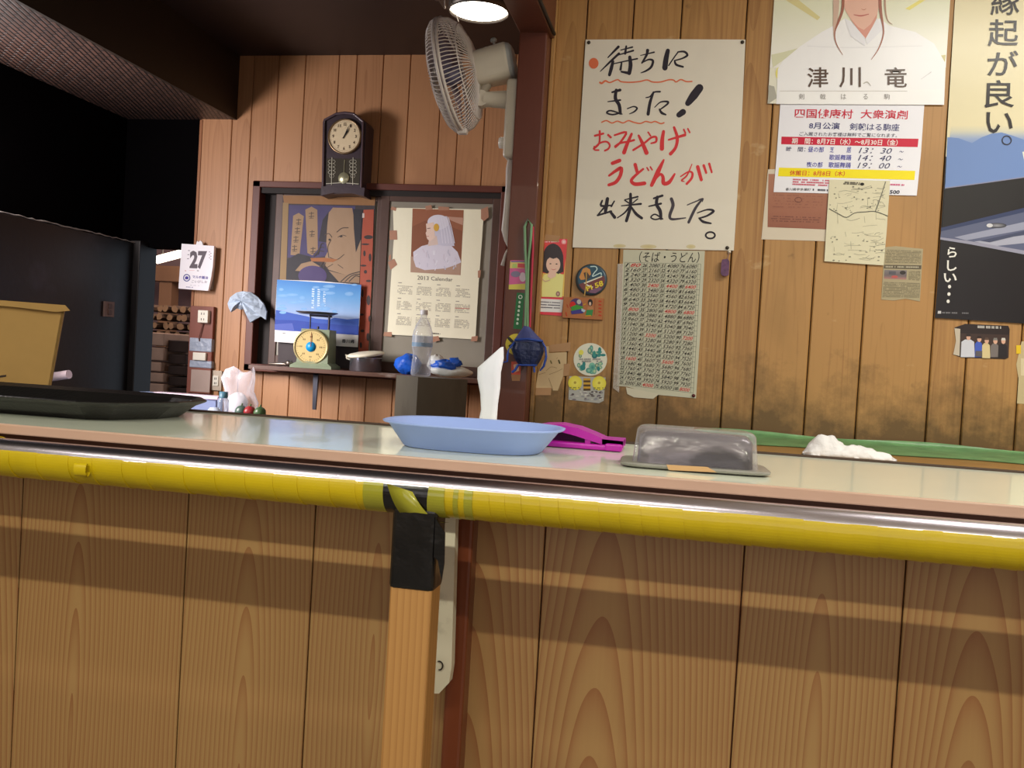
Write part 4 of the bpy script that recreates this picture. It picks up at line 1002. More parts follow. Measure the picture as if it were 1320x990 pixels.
q = MB(); q.lathe([(.001, .032), (.024, .028), (.030, .01), (.030, -.03), (.001, -.03)], fc, 24, ax); hub = q.build('hub', mat('fan_hub', (120, 114, 140), .35), fn)
BLD = mat('fan_blade_violet', (118, 112, 138), .25, alpha=.85)
for k in range(3):
    q = MB(); vs_, fs_ = [], []
    for i in range(9):
        r_ = .028+.132*i/8
        for j in range(7):
            u = j/6-.5; a_ = 2*PI*k/3+.35+u*(1.15+.35*math.sin(PI*i/8))+.18*i/8
            rr_ = r_*(1-.10*(2*u)**2*(i/8)); vs_.append(fp_(a_, rr_, .004+u*-.045*(.6+.4*math.sin(PI*i/8))))
    for i in range(8):
        for j in range(6): fs_.append([i*7+j, i*7+j+1, i*7+j+8, i*7+j+7])
    b0 = len(vs_); vs_ += [v+ax*.0018 for v in vs_]; fs_ += [[i+b0 for i in f][::-1] for f in fs_]
    q.add(vs_, fs_, True); q.build('blade', BLD, fn)
# motor housing
q = MB()
def rsq(s_, t_, dz=0.0, n=32, e=4.0): 
    out = []
    for k in range(n):
        a_ = 2*PI*k/n; c_, s__ = math.cos(a_), math.sin(a_)
        out.append(fc+upv*(s_*math.copysign(abs(c_)**(2/e), c_)+dz)+sdv*(s_*.92*math.copysign(abs(s__)**(2/e), s__))+ax*t_)
    return out
q.ring_loft([rsq(.050, -.078), rsq(.054, -.084), rsq(.056, -.10), rsq(.060, -.19), rsq(.058, -.196)], smooth=False); mo = q.build('motor_housing', FANW, fn)
q = MB(); q.ring_loft([rsq(.0575, -.196), rsq(.054, -.206), rsq(.046, -.212)], smooth=False); q.build('rear_cover', mat('fan_grey_cover', (176, 176, 172), .4), mo)
q = MB(); kt = fc+ax*-.155+upv*.058; q.tube([kt, kt+upv*.02], .004, 8); q.lathe([(.005, .018), (.010, .020), (.011, .026), (.008, .031), (.001, .032)], kt, 16, upv); q.build('swing_knob', MATS['fan_grey_cover'], mo)
q = MB(); jn = Vector(tuple(P(625, 128, 2.98))); q.tube([jn+Vector((-.01, -.018, -.0)), jn+Vector((-.01, .018, 0))], .026, 20)
q.tube([jn+Vector((0, 0, .0)), Vector((-.640, 2.98, jn.z-.002))], [.024, .030], 16); q.build('arm', FANW, fn)
q = MB(); q.box(jn+Vector((-.045, -.02, -.005)), jn+Vector((-.012, .02, .045)), .006); q.tube([jn+Vector((-.025, 0, .0)), fc+ax*-.115+upv*-.05], .016, 12); q.tube([jn+Vector((-.05, -.022, .02)), jn+Vector((-.05, .022, .02))], .010, 12); q.build('neck_joint', mat('fan_dusty', (170, 158, 140), .5, var=.15, vscale=30), fn)
# the fan's flex and plug case hanging below it
q = MB(); pth = [(657, 203), (656, 215), (655, 240), (652, 270), (650, 295), (652, 308), (657, 318)]
pw = [P(a_, b_, 2.95) for a_, b_ in pth]
for k in range(len(pw)): pw[k] = Vector((min(pw[k][0], -.617), 2.97, pw[k][2]))
q.tube(pw, [.010, .014, .013, .012, .014, .010, .006], 12); q.tube([pw[-1], pw[-1]+Vector((-.012, 0, -.02)), pw[-1]+Vector((-.02, 0, -.06))], [.005, .004, .007], 8)
tag(q.build('power_flex', mat('flex_white', (216, 206, 198), .4)), 'thick white flex hanging straight down below the wall fan', 'cable')

# ------------------------------------------------------------------ left end of the kitchen wall
# outlet board
ob = thing('outlet_board', (P(258, 505, 4.83)[0], 4.84, P(258, 507, 4.83)[2]), 'red brown wooden board carrying a socket and bands of tape by the doorway', 'outlet')
a, b = P(244.5, 394, 4.83), P(271, 508, 4.83)
q = MB(); q.box((a[0]+.01, 4.822, b[2]), (b[0], 4.848, a[2]), .002); q.build('board', mat('board_redbrown', (122, 66, 52), .5, var=.15, vscale=9, stretch=(1, 1, .3)), ob)
SOCK = mat('socket_white', (224, 220, 206), .4)
def socket(x0, y0, x1, y1, Y, parent, m_, d=.03):
    a, b = P(x0, y0, Y), P(x1, y1, Y); r_ = MB(); r_.box((a[0], Y, b[2]), (b[0], Y+d, a[2]), .004); so = r_.build('socket', m_, parent)
    r_ = MB(); w_, h_ = b[0]-a[0], a[2]-b[2]
    for v in (.28, .72):
        for u in (.38, .62): r_.box((a[0]+w_*u-.002, Y-.0006, b[2]+h_*v-.006), (a[0]+w_*u+.002, Y+.0005, b[2]+h_*v+.006))
    r_.build('slot', MATS['hand_black'], so); return so
socket(255, 399.5, 267.5, 416.5, 4.795, ob, SOCK)
q = MB(); q.tube([P(262, 417, 4.815), P(259, 426, 4.812), P(256.5, 436, 4.812), P(257, 440, 4.815)], .003, 6); q.build('wire', mat('brown_wire', (96, 52, 40), .5), ob)
TAPE = mat('grey_blue_tape', (148, 158, 176), .3, var=.1, vscale=20, bump=.5, bscale=40)
for k, (y0, y1) in enumerate(((435, 454), (464, 475))):
    a, b = P(243.5, y0, 4.818), P(272, y1, 4.818); q = MB(); q.box((a[0]+.005, 4.817, b[2]), (b[0]+.002, 4.85, a[2]), .004); q.build('tape_band', TAPE, ob)
q = MB(); a, b = P(250, 454, 4.817), P(266, 465, 4.817); q.box((a[0], 4.805, b[2]), (b[0], 4.83, a[2]), .003); q.build('lower_socket', SOCK, ob)
q = MB(); a, b = P(245, 476, 4.819), P(270, 506, 4.819); q.box((a[0]+.008, 4.8185, b[2]), (b[0], 4.823, a[2]), .001); q.build('clear_film', mat('cloudy_film', (196, 176, 166), .3, var=.1, alpha=.7), ob)
so2 = thing('wall_socket', P(277, 505, 4.84), 'grey steel wall socket plate right of the taped board', 'socket')
a, b = P(269.5, 477, 4.838), P(285, 504, 4.838); q = MB(); q.box((a[0], 4.838, b[2]), (b[0], 4.85, a[2]), .002); q.build('plate', mat('socket_plate', (186, 172, 154), .35, metal=.4), so2)
socket(274, 484, 281, 498, 4.832, so2, SOCK, .008)
# cloth hung over the frame's corner
q = MB()
outl = [(292, 391), (295, 383), (303, 377), (312, 375), (322, 376.5), (331, 383), (338, 391), (342, 401), (341, 412), (336, 407), (328, 411), (321, 415.5), (317, 404), (314, 397), (309, 399), (303, 397), (296, 402), (293, 396)]
ctr_ = (314, 388)
n = len(outl); rings = []
for sc2, yy in ((1.0, 4.765), (1.0, 4.752), (.8, 4.738), (.55, 4.722), (.28, 4.714), (.05, 4.712)):
    ring = []
    for i, (u, v) in enumerate(outl):
        x_, y_ = ctr_[0]+(u-ctr_[0])*sc2, ctr_[1]+(v-ctr_[1])*sc2
        w_ = P(x_, y_, 4.74); ring.append(Vector((w_[0], yy+(.012 if i % 3 == 0 else -.008 if i % 3 == 1 else 0)*sc2*(1-sc2)*4, w_[2])))
    rings.append(ring)
q.ring_loft(rings, True, True, smooth=False)
q.tube([P(314, 379, 4.75), P(314, 379, 4.845)], .006, 8)
tag(q.build('hanging_cloth', mat('pale_blue_cloth', (178, 194, 212), .8, var=.12, vscale=22, bump=.7, bscale=26)), 'pale blue cloth hung at the left edge of the window frame', 'cloth')
# washing-up things on the bench
BZ = .795
q = MB(); a, b = P(203, 506, 4.35), P(283, 512, 4.35)
q.box((a[0], 4.32, BZ), (b[0], 4.39, a[2]-.012), .006); q.mi = 1; q.box((a[0]-.012, 4.31, a[2]-.014), (b[0]+.012, 4.40, a[2]+.004), .004)
tag(q.build('storage_bin', [mat('bin_blue_grey', (110, 122, 156), .4, var=.12, vscale=8), mat('bin_lid', (206, 186, 202), .35)]), 'blue grey bin with a pinkish lid on the steel bench', 'bin')
q = MB(); c = P(191, 506, 4.26); q.ball((c[0]-.005, 4.26, c[2]-.012), .048, 16, (1.35, .8, .32), .15, 2)
q.tube([(c[0]-.005, 4.26, BZ), (c[0]-.005, 4.26, c[2]-.012)], .035, 12)
tag(q.build('wrapped_bundle', mat('blue_white_wrap', (150, 168, 206), .4, var=.3, vscale=16, bump=.4, bscale=30)), 'blue and white wrapped bundle left of the pinkish bin lid', 'bundle')
jr = thing('glass_jar', (P(289, 520, 4.17)[0], 4.17, BZ), 'small clear jar with a teal cap beside the bin', 'jar')
c = P(288.5, 505, 4.17); q = MB(); q.lathe([(.001, .001), (.026, .002), (.027, c[2]-BZ-.04), (.02, c[2]-BZ-.03), (.019, c[2]-BZ-.024)], (c[0], 4.17, BZ), 20); q.build('jar_body', clear('jar_glass', (160, 176, 204), .35), jr)
q = MB(); q.lathe([(.021, c[2]-BZ-.03), (.021, c[2]-BZ), (.001, c[2]-BZ+.001)], (c[0], 4.17, BZ), 20); q.build('cap', mat('teal_cap', (70, 112, 130), .4), jr)
q = MB(); c = P(276, 529, 4.08); q.lathe([(.001, c[2]-.75), (.02, c[2]-.752), (.048, c[2]-.79), (.05, c[2]-.795)][::-1], (c[0], 4.08, .775+.02-.0), 24); bo = q.build('upturned_bowl', mat('milky_plastic', (196, 208, 226), .35)); tag(bo, 'upturned milky plastic bowl on the steel bench', 'bowl')
zmin = min((bo.matrix_world @ v.co).z for v in bo.data.vertices) if False else None
bo.location.z = BZ
cb2 = thing('clear_bag', (P(308, 530, 4.3)[0], 4.3, BZ), 'puffy clear plastic bag standing on the steel bench', 'bag')
q = MB(); c = P(309, 500, 4.3); hgt = P(309, 476, 4.3)[2]-BZ
rg2 = []
for t, w_, sx in ((0, .075, 0), (.25, .085, 0), (.5, .07, -.004), (.75, .085, -.006), (.92, .075, .004), (1.0, .05, .02)):
    rg2.append([Vector((c[0]+sx+w_*(1+.14*math.sin(3*a_+t*4)+.08*math.sin(7*a_))*math.cos(a_), 4.3+.55*w_*(1+.15*math.sin(4*a_+t*6))*math.sin(a_), BZ+.001+hgt*t+.015*t*math.sin(2*a_+1))) for a_ in np.linspace(0, 2*PI, 28, endpoint=False)])
q.ring_loft(rg2, True, False); q.build('bag_film', clear('bag_film', (234, 234, 244), .22, .15), cb2)
q = MB(); c = P(306, 521, 4.3); q.ball((c[0], 4.3, BZ+.05+.01), .05, 16, (1.1, .7, 1), .1, 3); q.build('white_contents', mat('milky_white', (228, 226, 230), .5), cb2)
for k, (px, py, col_, nm, lab) in enumerate((
        (322, 530, (150, 40, 44), 'tomato', 'small red tomato in front of the clear bag on the bench'),
        (335, 529, (70, 100, 62), 'green_pepper', 'dark green pepper at the right end of the bench'),
        (311, 531, (74, 96, 84), 'green_pepper', 'dark green pepper left of the red tomato'))):
    c = P(px, py, 4.12); q = MB(); q.ball((c[0], 4.12, BZ+.03), .03, 16, (1, 1, 1.0), .06, k); q.mi = 1; q.tube([(c[0], 4.12, BZ+.055), (c[0]+.004, 4.12, BZ+.07)], .004, 6)
    tag(q.build(nm, [mat(nm+str(k), col_, .35), mat('stalk_green', (80, 104, 60), .6)]), lab, nm.split('_')[-1])
# ================================================================== PAPERS ON THE NOTICE WALL
def pin(px, py, Y, parent, col=(60, 52, 46)):
    c = P(px, py, Y); q = MB(); q.lathe([(.0055, 0), (.0058, -.002), (.004, -.0045), (.001, -.005)], (c[0], Y, c[2]), 14, (0, 1, 0)); return q.build('pin', mat('pin_%d' % col[0], col, .4, metal=.4), parent)
# ---- the big hand-brushed poster
s = Sheet(2.996)
s.base([(755, 51), (858, 50.5), (961, 51), (955, 180), (946, 323), (842, 321), (738, 319), (747, 180)], (228, 221, 208))
INK = (44, 38, 50); RED = (222, 60, 66); ORG = (228, 118, 80)
s.crop(740, 45, .17424)
B = lambda pts, w, c=INK, l=1: s.stroke(pts, w, c, l)
B([(328, 88), (285, 132), (250, 168)], [20, 14, 8]); B([(332, 138), (270, 196), (194, 270)], [18, 16, 6]); B([(288, 196), (276, 245), (262, 296)], [20, 26, 22])
B([(346, 112), (432, 90)], [8, 12]); B([(386, 84), (378, 138)], [14, 18]); B([(316, 152), (438, 116)], [8, 14]); B([(290, 214), (380, 194), (468, 176)], [8, 10, 12])
B([(412, 164), (418, 225), (408, 284)], [24, 30, 28]); B([(410, 284), (350, 272)], [24, 14]); B([(352, 205), (344, 256)], [12, 18])
B([(492, 152), (592, 128)], [6, 12]); B([(544, 114), (536, 150), (502, 208)], [24, 18, 12]); B([(504, 206), (552, 182), (584, 192), (570, 238), (532, 266), (494, 281)], [8, 12, 18, 18, 14, 6])
B([(694, 116), (680, 180), (672, 244)], [30, 38, 40]); B([(700, 226), (735, 174), (770, 126)], [10, 10, 10]); B([(768, 126), (815, 124), (838, 150), (800, 174), (744, 190)], [10, 16, 18, 12, 10]); B([(744, 190), (756, 220), (806, 236)], [12, 18, 14])
wv = [(192, 352), (205, 358), (232, 340), (265, 352), (320, 331), (345, 345), (385, 350), (430, 350), (490, 344), (540, 333), (580, 348), (640, 348), (700, 332), (735, 334), (755, 348), (790, 330), (830, 345), (872, 344)]
B(wv, [14]*3+[10]*15, ORG)
s.ellipse((145, 210), 36, 40, ORG, 1)
B([(282, 424), (340, 408)], [14, 22]); B([(250, 494), (342, 482)], [8, 14]); B([(312, 408), (306, 470), (334, 520), (342, 580)], [22, 26, 26, 22]); B([(342, 576), (285, 590), (242, 576), (272, 560), (354, 586)], [14, 12, 14, 12, 10])
B([(394, 546), (440, 530), (466, 543), (445, 568), (410, 584)], [8, 10, 14, 12, 6])
B([(532, 464), (562, 456), (592, 424), (636, 420)], [8, 10, 12, 14]); B([(588, 424), (562, 500), (548, 586)], [14, 22, 24]); B([(596, 536), (640, 497), (692, 494), (690, 512), (640, 550)], [6, 10, 16, 14, 10]); B([(632, 550), (648, 576), (678, 590)], [12, 20, 12])
B([(928, 392), (886, 448), (842, 506)], [58, 62, 42]); B([(806, 570), (776, 592)], [46, 40])
B([(205, 646), (240, 634), (280, 652), (320, 638), (362, 651), (402, 634), (440, 646), (490, 655), (530, 640), (570, 648), (600, 640), (640, 656), (665, 650)], 10, ORG)
# red lines
r_ = lambda pts, w: s.stroke(pts, w, RED, 1)
r_([(154, 746), (216, 730)], 16); r_([(190, 712), (186, 800), (146, 842)], [16, 14, 14]); r_([(146, 842), (192, 800), (240, 790), (264, 815), (254, 842), (228, 856)], 14); r_([(150, 826), (152, 850), (182, 852)], 12); r_([(252, 740), (272, 758)], 16)
r_([(300, 742), (386, 720), (346, 790), (306, 830)], [14, 18, 16, 16]); r_([(304, 824), (342, 800), (400, 790), (444, 778)], 16); r_([(426, 732), (392, 810), (370, 870)], [18, 26, 30])
r_([(438, 852), (520, 800), (570, 760), (606, 756), (606, 790), (570, 802)], [16, 16, 16, 18, 16, 12]); r_([(478, 744), (510, 810), (536, 872)], [16, 28, 32]); r_([(548, 720), (566, 746)], 12)
r_([(662, 714), (652, 780), (650, 842)], [22, 30, 32]); r_([(700, 776), (820, 740)], [14, 22]); r_([(740, 684), (764, 760), (752, 832), (714, 880)], [18, 24, 22, 26]); r_([(812, 700), (824, 726)], 13); r_([(842, 694), (856, 722)], 12)
s.crop(735, 150, .17679)
r_([(308, 342), (360, 322)], [26, 28]); r_([(284, 432), (340, 392), (372, 378), (366, 430), (332, 480), (282, 500)], [16, 24, 28, 26, 26, 22])
r_([(474, 352), (490, 412)], [26, 22]); r_([(532, 384), (470, 436), (446, 470), (474, 494), (542, 488)], [16, 20, 24, 28, 28]); r_([(560, 374), (572, 394)], 11); r_([(584, 368), (598, 390)], 11)
r_([(682, 318), (642, 400), (594, 502)], [14, 34, 26]); r_([(598, 482), (652, 424), (676, 440), (682, 488), (722, 480), (762, 420)], [18, 20, 24, 30, 28, 14])
r_([(806, 438), (862, 404), (890, 412), (886, 450), (850, 492)], [10, 12, 16, 18, 18]); r_([(888, 348), (852, 430), (812, 466), (832, 474)], [6, 12, 12, 6]); r_([(930, 368), (956, 462)], [26, 24]); r_([(974, 358), (992, 412)], [20, 16]); r_([(1014, 346), (1032, 408)], [18, 14])
B([(272, 600), (262, 660), (256, 704)], [24, 28, 20]); B([(234, 614), (226, 652), (300, 648)], [12, 18, 10]); B([(322, 618), (300, 656)], [10, 14]); B([(248, 664), (204, 716)], [14, 10]); B([(200, 722), (300, 692)], [14, 14]); B([(292, 694), (324, 736)], [18, 24])
B([(398, 608), (492, 586)], [8, 14]); B([(374, 652), (516, 638)], [8, 16]); B([(440, 566), (438, 660), (410, 762)], [20, 24, 22]); B([(430, 662), (396, 704), (344, 740)], [14, 12, 8]); B([(444, 658), (480, 710), (522, 742)], [12, 22, 20]); B([(398, 612), (428, 632)], 10); B([(492, 602), (456, 632)], 9)
B([(610, 598), (672, 578)], [14, 18]); B([(574, 656), (662, 636)], [10, 16]); B([(636, 588), (630, 640), (656, 690), (662, 746)], [22, 24, 26, 20]); B([(660, 742), (620, 752), (588, 736), (620, 714), (674, 748)], 11)
B([(738, 602), (750, 650), (726, 722), (744, 750), (842, 740)], [24, 24, 22, 18, 8], (70, 64, 74)); B([(854, 646), (960, 602)], [8, 10], (70, 64, 74)); B([(966, 602), (914, 668), (864, 772)], [12, 20, 20], (70, 64, 74)); B([(938, 606), (970, 598), (964, 622)], 6, (70, 64, 74)); B([(928, 704), (1000, 680), (1046, 690), (1000, 724), (944, 742)], [8, 12, 20, 14, 12]); B([(940, 742), (970, 768), (1026, 780)], [12, 20, 12])
s.ring((1022, 867), 40, 30, 13, INK)
for (x, y, a_, b_) in ((360, 945, 46, 14), (570, 950, 60, 16), (880, 950, 34, 16)): s.ellipse((x, y), a_, b_, (214, 202, 168), 1, col2=(206, 190, 140))
hp = s.build('handwritten_poster', PAPER); tag(hp, 'large off-white poster with brushed black and red Japanese writing', 'poster')
for a_ in ((759, 55), (957, 54.5), (937.5, 319.5)): pin(*a_, 2.996, hp)

# ---- grid price table
s = Sheet(2.9985).crop(640, 270, .27273)
s.base([(600, 190), (985, 196), (965, 560), (943, 893), (760, 876), (700, 862), (620, 838), (570, 834), (585, 560)], (198, 196, 176))
TL, TR, BR, BL = (607, 250), (966, 258), (930, 868), (578, 826)
def tq(u, v):
    return ((1-u)*((1-v)*TL[0]+v*BL[0])+u*((1-v)*TR[0]+v*BR[0]), (1-u)*((1-v)*TL[1]+v*BL[1])+u*((1-v)*TR[1]+v*BR[1]))
GL = (104, 116, 104)
for k in range(26): s.stroke([tq(0, k/25), tq(1, k/25)], 1.3, GL, 1, 1, False)
for u in (0, .062, .225, .30, .475, .54, .725, .80, .965, 1): s.stroke([tq(u, 0), tq(u, 1)], 1.5, GL, 1, 1, False)
for c_ in range(4):
    u0 = (.006, .232, .482, .732)[c_]; u1 = (.056, .292, .534, .794)[c_]; p0 = (.075, .312, .556, .812)[c_]; p1 = (.212, .462, .712, .952)[c_]
    for k in range(25):
        n_ = c_*25+k+1; v0, v1 = (k+.16)/25, (k+.86)/25
        red = n_ % 10 == 0 or n_ == 1 or n_ in (55, 85)
        s.text(str(n_), [tq(u0, v0), tq(u1, v0), tq(u1, v1), tq(u0, v1)], (40, 38, 38), 2, .02, .3)
        s.text(str(n_*80), [tq(p0, v0), tq(p1, v0), tq(p1, v1), tq(p0, v1)], (206, 56, 60) if red else (58, 56, 56), 2, .01, .35)
s.crop(790, 318, .10305)
s.text('（そば・うどん）', [(330, 58), (1085, 66), (1080, 205), (330, 196)], (38, 36, 38), 2, .0, .15)
s.crop(640, 270, .27273)
s.poly([(612, 840), (700, 858), (770, 872), (740, 895), (650, 888), (618, 872)], (206, 200, 180), 2)
pt_ = s.build('price_table', PAPER); tag(pt_, 'tall grid paper of small handwritten numbers under the brushed poster', 'price list')
pin(894, 510, 2.9985, pt_, (90, 40, 46))
fm = MB(); fs_ = [P(a_, b_, 2.9965) for a_, b_ in ((796, 340), (794, 420), (790, 500), (798, 506), (801, 420), (803, 340))]
fm.prism([(v[0], v[2]) for v in fs_], 2.9968, 2.9975); fm.build('clear_tape', clear('clear_tape', (220, 210, 196), .35), pt_)

# ---- theatre poster (top right)
s = Sheet(2.9945)
s.base([(1008, -150), (1236, -150), (1223, 0), (1217, 134.6), (989.6, 133.4), (998, 0)], (236, 234, 218))
s.crop(985, 0, .18561)
s.grid([(120, -800), (1345, -800), (1262, 470), (40, 470)], [(0, (222, 226, 190)), (.6, (232, 234, 206)), (.8, (240, 240, 226)), (1, (246, 244, 240))], 1)
s.poly([(150, 0), (240, 0), (390, 120), (370, 140)], (226, 216, 160), 2); s.poly([(980, 60), (1080, 0), (1120, 0), (1010, 70)], (238, 228, 130), 2)
s.poly([(50, 380), (140, 360), (250, 330), (130, 420), (60, 470)], (222, 222, 192), 2); s.ellipse((105, 510), 26, 44, (240, 232, 140), 2, col2=(238, 224, 110))
s.poly([(30, 590), (70, 600), (90, 680), (30, 720)], (180, 178, 168), 2); s.poly([(1225, 385), (1262, 380), (1255, 436), (1236, 430)], (204, 196, 140), 2)
WHT = (248, 248, 252)
s.poly([(84, 722), (95, 480), (132, 420), (250, 322), (400, 222), (480, 180), (560, 128), (700, 262), (800, 126), (870, 178), (1050, 222), (1180, 302), (1258, 436), (1250, 728)], WHT, 3)
SK = (236, 190, 172)
s.poly([(545, -300), (548, 0), (562, 70), (604, 140), (656, 214), (704, 270), (742, 206), (782, 120), (806, 0), (810, -300)], SK, 4)
s.poly([(604, 134), (654, 188), (692, 208), (740, 168), (786, 92), (782, 126), (742, 206), (704, 270), (656, 214)], (224, 158, 142), 5)
s.stroke([(624, 102), (672, 110), (726, 98)], [5, 9, 5], (196, 106, 100), 5); s.stroke([(676, 62), (694, 68), (708, 60)], [3, 6, 3], (206, 140, 122), 5)
s.poly([(560, 126), (606, 150), (700, 262), (700, 320), (600, 250)], (238, 238, 246), 5); s.poly([(786, 126), (744, 200), (704, 268), (716, 310), (830, 200)], (240, 240, 248), 5)
HR = (168, 108, 92)
for ex in (618, 744): s.stroke([(ex-26, -62), (ex, -72), (ex+26, -60)], [5, 12, 5], (96, 62, 56), 5); s.stroke([(ex-34, -118), (ex, -130), (ex+34, -116)], [4, 8, 4], (150, 104, 90), 5)
s.poly([(545, -300), (556, -210), (610, -262), (676, -276), (744, -262), (800, -208), (810, -300), (790, -400), (676, -440), (566, -400)], (176, 120, 100), 5)
s.stroke([(500, -200), (500, 60), (488, 200), (496, 290), (540, 372)], [50, 40, 16, 8, 3], (214, 184, 168), 5); s.stroke([(545, -200), (548, 40), (520, 140), (492, 220), (500, 300), (545, 380)], [26, 18, 18, 8, 6, 3], HR, 6)
s.stroke([(806, -200), (806, 40), (826, 180), (826, 250), (794, 340), (744, 414)], [30, 22, 12, 10, 8, 3], HR, 6); s.stroke([(836, -100), (842, 60), (858, 140), (890, 168)], [14, 10, 6, 3], (190, 150, 130), 6)
s.stroke([(300, 320), (620, 330), (1100, 318)], 3, (230, 230, 236), 4); s.stroke([(690, 580), (716, 570), (740, 596)], [6, 10, 4], (190, 186, 182), 4); s.stroke([(1090, 550), (1160, 500)], [2, 5], (206, 206, 212), 4)
s.poly([(110, 634), (1240, 620), (1250, 728), (95, 722)], (250, 250, 252), 4)
CH = (96, 78, 70)
for ch, x0, x1 in (('津', 300, 446), ('川', 522, 672), ('竜', 838, 992)): s.text(ch, [(x0, 468), (x1, 466), (x1, 606), (x0, 608)], CH, 6, .008)
s.stroke([(110, 632), (994, 632)], 2.5, (196, 190, 186), 6, 1)
for ch, x0, x1 in (('剣', 240, 278), ('戟', 388, 428), ('は', 534, 570), ('る', 688, 720), ('駒', 832, 872)): s.text(ch, [(x0, 652), (x1, 652), (x1, 690), (x0, 690)], (150, 144, 142), 6)
tag(s.build('theatre_poster', GLOSSY), 'pale poster of a long haired person in a white kimono', 'poster')

# ---- theatre schedule flyer
s = Sheet(2.9968).crop(985, 130, .16288)
s.base([(132, -30), (1275, -30), (1268, 28), (1240, 430), (1208, 750), (640, 736), (75, 722), (100, 420)], (240, 240, 250))
T4 = lambda t, x0, y0, x1, y1, c, b=.012, l=2, tilt=.018, sh=0: s.text(t, [(x0, y0), (x1, y0+(x1-x0)*tilt), (x1-6, y1+(x1-x0)*tilt), (x0-4, y1)], c, l, b, sh)
CR = (206, 34, 66); NV = (58, 60, 120); BLU = (66, 66, 170)
T4('四国健康村', 245, 60, 706, 134, CR, .012); T4('大衆演劇', 766, 68, 1140, 140, CR, .012)
T4('8月公演', 358, 168, 602, 222, NV, .012); T4('剣戟はる駒座', 678, 175, 1074, 232, NV, .008)
T4('ご入館されたお客様は無料でご覧になれます。', 282, 244, 1056, 276, (70, 70, 96), .004)
s.poly([(138, 283), (1222, 300), (1215, 366), (135, 343)], CR, 1)
T4('期　間：8月7日（水）～8月30日（金）', 222, 292, 1060, 340, (250, 246, 246), .01)
T4('時　間：', 176, 362, 330, 400, (96, 96, 130), .012); T4('昼の部', 350, 362, 476, 406, BLU, .006); T4('芝', 524, 366, 556, 408, BLU, .006); T4('居', 656, 366, 692, 410, BLU, .006); T4('13：30', 752, 370, 1014, 414, (50, 48, 96), .0, sh=.25); T4('～', 1072, 396, 1108, 408, NV)
T4('歌謡舞踊', 518, 424, 692, 468, BLU, .006); T4('14：40', 746, 428, 1008, 472, (50, 48, 96), .0, sh=.25); T4('～', 1062, 456, 1102, 468, NV)
T4('夜の部', 338, 482, 466, 524, BLU, .006); T4('歌謡舞踊', 512, 484, 688, 528, BLU, .006); T4('19：00', 742, 488, 998, 532, (50, 48, 96), .0, sh=.25); T4('～', 1056, 514, 1094, 526, NV)
s.poly([(118, 528), (1196, 554), (1190, 626), (110, 596)], (246, 228, 20), 1)
T4('休館日：8月8日（木）', 204, 548, 642, 590, (214, 72, 34), .014)
s.dashes([(228, 612), (530, 622), (526, 680), (224, 668)], 3, (214, 96, 120), 2, .85, 3, .6)
s.dashes([(1000, 654), (1110, 658), (1108, 674), (998, 670)], 1, (214, 96, 140), 2, .9, 4, .8, .12)
T4('香川県宇多津町', 172, 688, 372, 710, (56, 56, 70), .004); s.dashes([(385, 694), (505, 700), (504, 716), (384, 712)], 1, (70, 70, 84), 2, .8, 5, .9, .1)
T4('500', 996, 706, 1076, 736, (40, 40, 60), .03)
tag(s.build('schedule_flyer', GLOSSY), 'white theatre flyer with crimson heading, red band and yellow band', 'flyer')

# ---- brown photocopy under the flyer
s = Sheet(2.9988).crop(970, 200, .30303)
s.base([(66, 60), (340, 60), (312, 366), (38, 358)], (214, 202, 184))
s.grid([(68, 80), (335, 80), (314, 316), (64, 306)], [(0, (176, 124, 102)), (.5, (164, 110, 88)), (1, (150, 96, 78))], 1)
s.ring((195, 190), 16, 12, 3, (120, 74, 66), 2); s.dashes([(80, 255), (290, 262), (286, 290), (78, 284)], 3, (124, 80, 70), 2, .7, 8, .4); s.dashes([(90, 150), (300, 158), (298, 230), (86, 225)], 6, (150, 98, 82), 2, .5, 9, .3)
tag(s.build('photocopy_sheet', PAPER), 'faded brown photocopy half hidden behind the flyer and the map', 'sheet')
# ---- map
s = Sheet(2.994).crop(1040, 225, .1768)
s.base([(165, 36), (390, 40), (608, 46), (582, 420), (560, 662), (400, 652), (128, 632), (146, 330)], (222, 216, 188))
LN = (92, 92, 84); rnd = random.Random(44)
s.stroke([(165, 250), (230, 286), (290, 312), (350, 280), (430, 272), (500, 270), (590, 302)], 6, LN, 2); s.stroke([(575, 52), (540, 160), (500, 268)], 5, LN, 2)
for k in range(46):
    x, y = rnd.uniform(170, 540), rnd.choice([rnd.uniform(90, 250), rnd.uniform(320, 640), rnd.uniform(430, 620)]); w_ = rnd.uniform(30, 150)
    pts = [(x, y), (x+w_*.4, y+rnd.uniform(-14, 14)), (min(x+w_, 570), y+rnd.uniform(-18, 18))]; s.stroke(pts, rnd.uniform(1.5, 3), (150, 148, 132), 1, 3, False)
for k in range(14):
    x, y = rnd.uniform(180, 530), rnd.uniform(100, 560); s.stroke([(x, y), (x+rnd.uniform(-8, 8), y+rnd.uniform(30, 90))], 2, (158, 156, 140), 1, 1, False)
for k in range(60):
    x, y = rnd.uniform(170, 560), rnd.choice([rnd.uniform(80, 300), rnd.uniform(440, 630)]); s.ellipse((x, y), rnd.uniform(3, 10), rnd.uniform(2, 5), (128, 126, 112), 2, n=8)
s.dashes([(270, 50), (390, 56), (385, 76), (266, 72)], 2, (104, 100, 88), 2, .9, 2, .9, .05); s.ellipse((404, 70), 15, 11, (40, 38, 36), 2)
tag(s.build('hand_drawn_map', PAPER), 'cream paper with a thin line hand drawn map pinned over the flyer', 'map')
